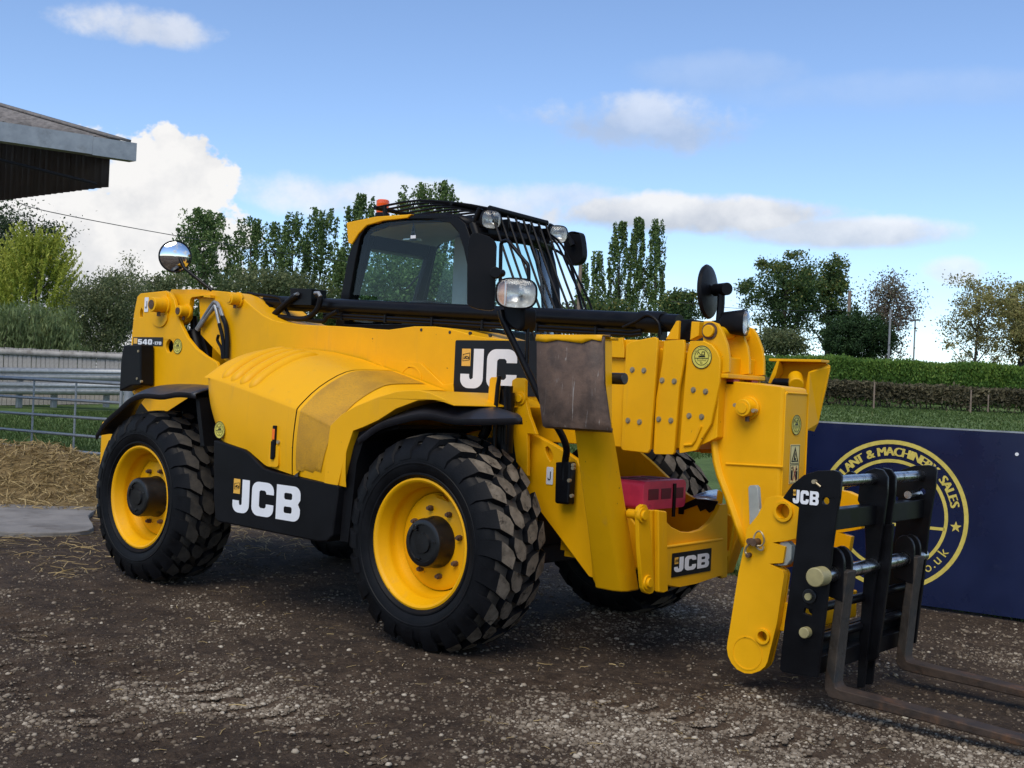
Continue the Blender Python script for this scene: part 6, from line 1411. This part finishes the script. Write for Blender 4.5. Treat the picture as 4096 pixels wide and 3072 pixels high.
# row of poplars
for (p, wpx, d, lab, sd_, nl, gp) in (
    ([(-72.29,47.35,13.98)][0], 128, 90, 'broad dense poplar behind the round mirror on the machine\'s rear', 1, 9000, 0),
    ([(-70.99,51.08,13.86)][0], 78, 92, 'first slim poplar right of the broad dense one', 2, 4200, .15),
    ([(-69.46,52.38,13.58)][0], 54, 92, 'thin gappy poplar, second right of the broad dense one', 3, 2600, .25),
    ([(-66.88,51.94,14.09)][0], 62, 90, 'poplar with bare lower trunk, third right of the broad one', 4, 3600, .2),
    ([(-66.81,54.62,14.79)][0], 78, 92, 'full poplar nearest the cab\'s left edge', 5, 5200, .1),
    ([(-62.35,53.18,11.16)][0], 60, 88, 'low poplar half hidden by the cab\'s rear pillar', 6, 3600, .1),
    ([(-61.47,53.89,15.42)][0], 80, 88, 'poplar rising behind the orange beacon', 7, 5400, .05),
    ([(-58.27,56.6,16.37)][0], 92, 88, 'tall poplar whose top shows over the cab roof guard', 8, 5600, .05),
    ([(-58.07,59.38,16.98)][0], 70, 90, 'poplar just right of the tallest above the roof guard', 9, 4600, .05),
    ([(-58.9,78.38,12.96)][0], 34, 105, 'short poplar beside the wooden pole right of the cab', 10, 2000, .1),
    ([(-60.95,83.18,14.61)][0], 36, 110, 'smallest of the slender poplars right of the cab', 11, 2400, .05),
    ([(-60.61,86.07,17.73)][0], 50, 112, 'left one of three tall slender poplars right of the cab', 12, 4200, .05),
    ([(-59.27,87.2,18.2)][0], 38, 112, 'middle one of three tall slender poplars right of the cab', 13, 3600, .05),
    ([(-57.89,88.38,18.11)][0], 46, 112, 'right one of three tall slender poplars right of the cab', 14, 4200, .05)):
    poplar(p, PX(wpx, d)*(1.32 if d < 100 else 1.08), lab, sd_, int(nl*2.6), .15 if d < 100 else .17, gap=gp+.04, low=.16 if gp > .1 else .05)
broad('bushy_tree', [(-49.4,79.89,11.13)][0], PX(42, 100), PX(50, 100), 'round bushy tree behind the boom head\'s round mirror', 21, 'leaf_oak', 4200, 30, .3)
broad('bushy_tree', [(-63.73,48.08,9.17)][0], PX(110, 85), PX(34, 85), 'low dark bushes under the poplars above the boom', 22, 'leaf_shrub', 5000, 40, .26, limb_n=5)
broad('bushy_tree', [(-70.25,42.57,8.73)][0], PX(70, 85), PX(50, 85), 'loose bush left of the broad poplar', 23, 'leaf_shrub', 4200, 34, .24)
broad('bushy_tree', [(-51.69,71.4,8.93)][0], PX(80, 95), PX(40, 95), 'low bushes under the slender poplars right of the cab', 24, 'leaf_oak', 4000, 34, .3, limb_n=5)
broad('bushy_tree', [(-53.3,50.36,11.24)][0], PX(105, 80), PX(95, 80), 'dense green tree seen through the cab glass', 25, 'leaf_poplar', 8000, 60, .26, limb_n=8)
broad('bushy_tree', [(-52.61,56.19,10.61)][0], PX(70, 84), PX(80, 84), 'green tree seen through the windscreen behind the guard bars', 26, 'leaf_poplar', 5000, 40, .26, limb_n=8)
# left-hand trees
broad('evergreen_tree', [(-52.48,22.22,9.58)][0], PX(112, 58), PX(105, 58), 'tall dark evergreen under the barn roof at the left edge', 31, 'leaf_dark', 11000, 60, .16, holes=.2, fuzz=.20)
def conifer(ptop, rx, label, seed, n_sp=900):
    top, base = top_base(ptop); t = empty('golden_conifer', tuple(base), label, 'tree'); H = top.z-base.z; r_ = np.random.default_rng(seed)
    limbs(base, top-Vector((0, 0, .5)), .03*H, 10, .2, seed, 'bark', t, 0, .1, loc=base)
    C_ = []; TT = []
    for k_ in range(n_sp):
        t0 = r_.random()**.9; rad = rx*(1-t0)**.62*(.55+.45*r_.random()**.4); an = r_.random()*6.283; L = .5+.6*r_.random()
        m_ = 40; s_ = r_.random(m_)**.8; tilt = .75
        x = math.cos(an)*(rad+L*tilt*s_)+r_.standard_normal(m_)*.045*(1.1-s_); y = math.sin(an)*(rad+L*tilt*s_)+r_.standard_normal(m_)*.045*(1.1-s_); z = t0*H*.93+s_*L+r_.standard_normal(m_)*.03
        C_.append(np.stack([x, y, z], -1)); TT.append(.25+.55*s_+.12*r_.standard_normal()-.25*(1-t0)*(r_.random() < .5))
    leafs('crown', np.concatenate(C_), .042, 'leaf_gold', t, seed, .55, 3.6, np.concatenate(TT), .1); return t
conifer([(-33.92,14.39,5.73)][0], PX(112, 40), 'golden feathery conifer left of the machine\'s rear', 32)
broad('leafy_shrub', [(-26.62,12.72,4.4)][0], PX(92, 34), PX(105, 34), 'dark green shrub right behind the machine\'s rear tower', 33, 'leaf_shrub', 15000, 70, .075, fuzz=.20, limb_n=12, low=.0, tr=.02, cat='shrub')
broad('leafy_shrub', [(-28.13,14.06,5.09)][0], PX(46, 36), PX(60, 36), 'thin twiggy sapling above the dark green shrub', 34, 'leaf_shrub', 1300, 26, .075, fuzz=.24, limb_n=14, low=.1, tr=.012, cat='shrub')
def bamboo(ptop, w_, label, seed):
    top, base = top_base(ptop); t = empty('bamboo_clump', tuple(base), label, 'shrub'); H = top.z-base.z; r_ = np.random.default_rng(seed); g = G(); C_ = []; TT = []
    for k_ in range(110):
        x0, y0 = r_.uniform(-w_, w_), r_.uniform(-.6, .6); h = H*(.72+.3*r_.random())*(1-.25*abs(x0/w_)**3); bx, by = r_.standard_normal(2)*.25
        p0, p1, p2 = Vector((x0, y0, 0)), Vector((x0+bx*.3, y0+by*.3, h*.6)), Vector((x0+bx, y0+by, h)); g.tube([p0, p1, p2], [.010, .007, .002], 4)
        m_ = 260; s_ = .1+.9*r_.random(m_); q = np.stack([x0+bx*s_**2+r_.standard_normal(m_)*.09, y0+by*s_**2+r_.standard_normal(m_)*.09, h*s_], -1); C_.append(q); TT.append(np.full(m_, .3+.45*r_.random()))
    ry = math.atan2(RT.y, RT.x); tag(g.build('stem', 'bark', t), kind='stuff'); o = leafs('foliage', np.concatenate(C_), .036, 'leaf_bamboo', t, seed, 1.2, 5.0, np.concatenate(TT), .15); t.rotation_euler = (0, 0, ry); return t
bamboo([(-26.4,10.29,3.18)][0], PX(105, 32), 'feathery pale green bamboo clump above the board fence', 35)
# right-hand trees
broad('oak_tree', [(-30.96,62.75,10.88)][0], PX(92, 75), PX(82, 75), 'large dark green tree with a visible trunk behind the tall hedge', 41, 'leaf_oak', 9500, 62, .20, limb_n=16, low=.2, fuzz=.125)
broad('oak_tree', [(-31.03,69.24,11.52)][0], PX(62, 80), PX(80, 80), 'yellowing broad tree right behind the large dark green tree', 42, 'leaf_oak', 6000, 46, .22, limb_n=13, low=.2, fuzz=.15)
broad('clipped_bush', [(-21.79,53.51,6.29)][0], PX(78, 62), PX(56, 62), 'dense dark domed bush above the hedge', 43, 'leaf_dome', 22000, 260, .12, fuzz=.09, limb_n=4, low=.0, cat='bush')
broad('birch_tree', [(-23.84,62.24,9.59)][0], PX(60, 70), PX(66, 70), 'sparse drooping birch with pale trunk and brownish leaves', 44, 'leaf_birch', 5200, 46, .15, trunk='birch_bark', droop=.35, tr=.016, limb_n=14, low=.2, fuzz=.2)
broad('autumn_tree', [(-16.28,55.54,8.44)][0], PX(88, 60), PX(82, 60), 'open grey green tree thinning at the top on the right', 45, 'leaf_autumn', 5200, 70, .14, limb_n=20, low=.05, fuzz=.13, tr=.016)
broad('autumn_tree', [(-15.18,59.09,8.29)][0], PX(66, 62), PX(80, 62), 'brownish autumn tree cut off by the right edge', 46, 'leaf_autumn', 7500, 60, .16, limb_n=14, low=.05, fuzz=.15)
broad('hedgerow_bush', [(-26.78,54.53,5.47)][0], PX(64, 66), PX(28, 66), 'scrubby bush below the large tree at the hedge\'s left end', 47, 'leaf_shrub', 4500, 36, .16, limb_n=6, low=.0, cat='bush')
# hedges
def hedge(name, a, b, h, th, label, mtl, n_, size, seed, up, body, kind_up=1.0, gaps=0.0, posts=False):
    a = Vector(a); b = Vector(b); d = Vector((b.x-a.x, b.y-a.y, 0)); L = d.length; d.normalize(); nr = Vector((d.y, -d.x, 0))
    zf = lambda x, y: field_z(x, y); t = empty(name, (a.x, a.y, 0), label, 'hedge'); r_ = np.random.default_rng(seed)
    s_ = r_.random(n_)*L; f = r_.random(n_)**.8*h; side = r_.choice([0, 1, 2], n_, p=[.62, .33, .05]); o_ = np.where(side == 0, th/2, np.where(side == 1, (r_.random(n_)-.5)*th, -th/2)); f = np.where(side == 1, h*(.97+.05*r_.random(n_)), f)
    bul = .10*(fbm2(s_*.6, f*.8, 3, seed)-.5)*th*2; x = a.x+d.x*s_+nr.x*(o_+bul); y = a.y+d.y*s_+nr.y*(o_+bul); hv = 1+.16*(fbm2(s_*.7, s_*0, 4, seed+1)-.5)+.03*r_.standard_normal(n_)*(side == 1)
    lo_ = np.full(n_, 1.0)
    if gaps:
        keep = (f > h*.38) | (r_.random(n_) < .22); x, y, f, s_, hv = x[keep], y[keep], f[keep], s_[keep], hv[keep]
    z = zf(x, y)+f*hv
    c = np.stack([x-a.x, y-a.y, z], -1)+r_.standard_normal((len(x), 3))*.05
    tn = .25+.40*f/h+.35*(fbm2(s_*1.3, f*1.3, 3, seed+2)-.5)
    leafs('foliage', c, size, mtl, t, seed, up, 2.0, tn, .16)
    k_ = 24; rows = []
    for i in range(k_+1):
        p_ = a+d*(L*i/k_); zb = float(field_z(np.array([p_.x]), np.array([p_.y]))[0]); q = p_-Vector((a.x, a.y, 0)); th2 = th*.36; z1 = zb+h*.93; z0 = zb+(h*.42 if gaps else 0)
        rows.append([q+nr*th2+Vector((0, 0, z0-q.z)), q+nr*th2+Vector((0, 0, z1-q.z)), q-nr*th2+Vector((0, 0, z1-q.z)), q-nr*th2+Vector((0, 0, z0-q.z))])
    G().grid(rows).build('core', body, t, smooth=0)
    if gaps:
        g = G()
        for i in range(90):
            s0 = L*r_.random(); p_ = d*s0; pw = a+p_; zb = float(field_z(np.array([pw.x]), np.array([pw.y]))[0]); dx = d*r_.normal()*.25
            g.tube([p_+Vector((0, 0, zb-.05)), p_+dx*.5+Vector((0, 0, zb+h*.3)), p_+dx+Vector((0, 0, zb+h*.6))], [.035, .028, .015], 5)
        tag(g.build('stem', 'bark', t), kind='stuff')
    return t
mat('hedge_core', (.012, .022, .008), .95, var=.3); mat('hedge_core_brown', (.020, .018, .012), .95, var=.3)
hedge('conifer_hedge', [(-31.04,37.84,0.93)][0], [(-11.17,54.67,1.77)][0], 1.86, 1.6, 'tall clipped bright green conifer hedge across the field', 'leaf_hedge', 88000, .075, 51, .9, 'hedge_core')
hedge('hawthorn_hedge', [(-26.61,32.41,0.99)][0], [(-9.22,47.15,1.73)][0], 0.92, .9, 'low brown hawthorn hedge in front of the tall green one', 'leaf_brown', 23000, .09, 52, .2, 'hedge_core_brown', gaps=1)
for i, (q, lab) in enumerate(zip([(-15.13,40.18,1.31),(-12.14,42.71,1.38),(-11.6,43.17,1.46)], ('pale fence stake at the brown hedge, nearest the machine', 'pale fence stake at the brown hedge, middle one', 'short thin fence stake at the brown hedge, farthest right'))):
    g = G(); g.cyl((0, 0, -.1), (0, 0, (1.05, .85, .6)[i]), .04 if i < 2 else .025, 8, r2=.03); o = g.build('fence_stake', 'pole_wood', None); o.location = q; tag(o, lab, 'stake', 'stakes along the brown hedge')
# poles and wires
def pole(name, foot, h, r_, m_, label, cat, head=False):
    q = Vector(foot); zb = float(field_z(np.array([q.x]), np.array([q.y]))[0]); t = empty(name, (q.x, q.y, zb-.1), label, cat); top = q.z+h-zb
    g = G(); g.cyl((0, 0, 0), (0, 0, top), r_, 10, r2=r_*.75); g.build('post', m_, t)
    if head: g = G(); g.box(-.35, .35, -.14, .14, top-.02, top+.10); g.build('lamp_head', 'lamp_grey', t, bev=.02)
    return t
pole('street_lamp', [(-28.45,78.02,5.98)][0], PX(55, 85), .07, 'lamp_grey', 'thin street lamp with flat head right of the birch', 'street lamp', True)
pole('street_lamp', [(-36.97,70.79,5.48)][0], PX(57, 85), .07, 'lamp_grey', 'thin street lamp with flat head beside the boom lamp', 'street lamp', True)
pole('grey_pole', [(-19.76,52.61,4.58)][0], PX(81, 60), .07, 'lamp_grey', 'plain grey pole standing before the domed bush', 'pole')
pole('wooden_pole', [(-44.02,58.25,7.94)][0], PX(100, 80), .16, 'pole_wood', 'wooden utility pole beside the cab guard', 'pole')
up_ = pole('wooden_pole', [(-24.82,58.81,5.68)][0], PX(90, 68), .13, 'pole_wood', 'orange brown utility pole top rising from the trees above the domed bush', 'pole')
def wire(name, pts, r_, label):
    a, b = Vector(pts[0]), Vector(pts[-1]); g = G(); g.tube([Vector(p_) for p_ in pts], r_, 5, sm=6); o = g.build(name, 'cable', None); tag(o, label, 'cable'); return o
wire('overhead_cable', [(-36.41,14.89,7.31),(-35.52,15.65,7.03)]+[(-37.14,20.83,7.1)]+[(-39.57,27.94,7.34)]+[(-40.82,34.74,7.57)], .016, 'black overhead cable crossing the cloud and poplars on the left')
wire('overhead_cable', [(-29.42,47.04,6.45),(-27.24,48.89,6.26)]+[(-26.19,53.71,6.48)]+[(-24.89,58.74,6.87)], .014, 'overhead cable running into the large tree on the right')
wire('overhead_cable', [(-36.22,64.88,5.63),(-35.31,65.65,5.83),(-34.26,66.53,6.14)]+[(-34.37,69.06,6.49)], .014, 'lower overhead cable behind the boom lamp')
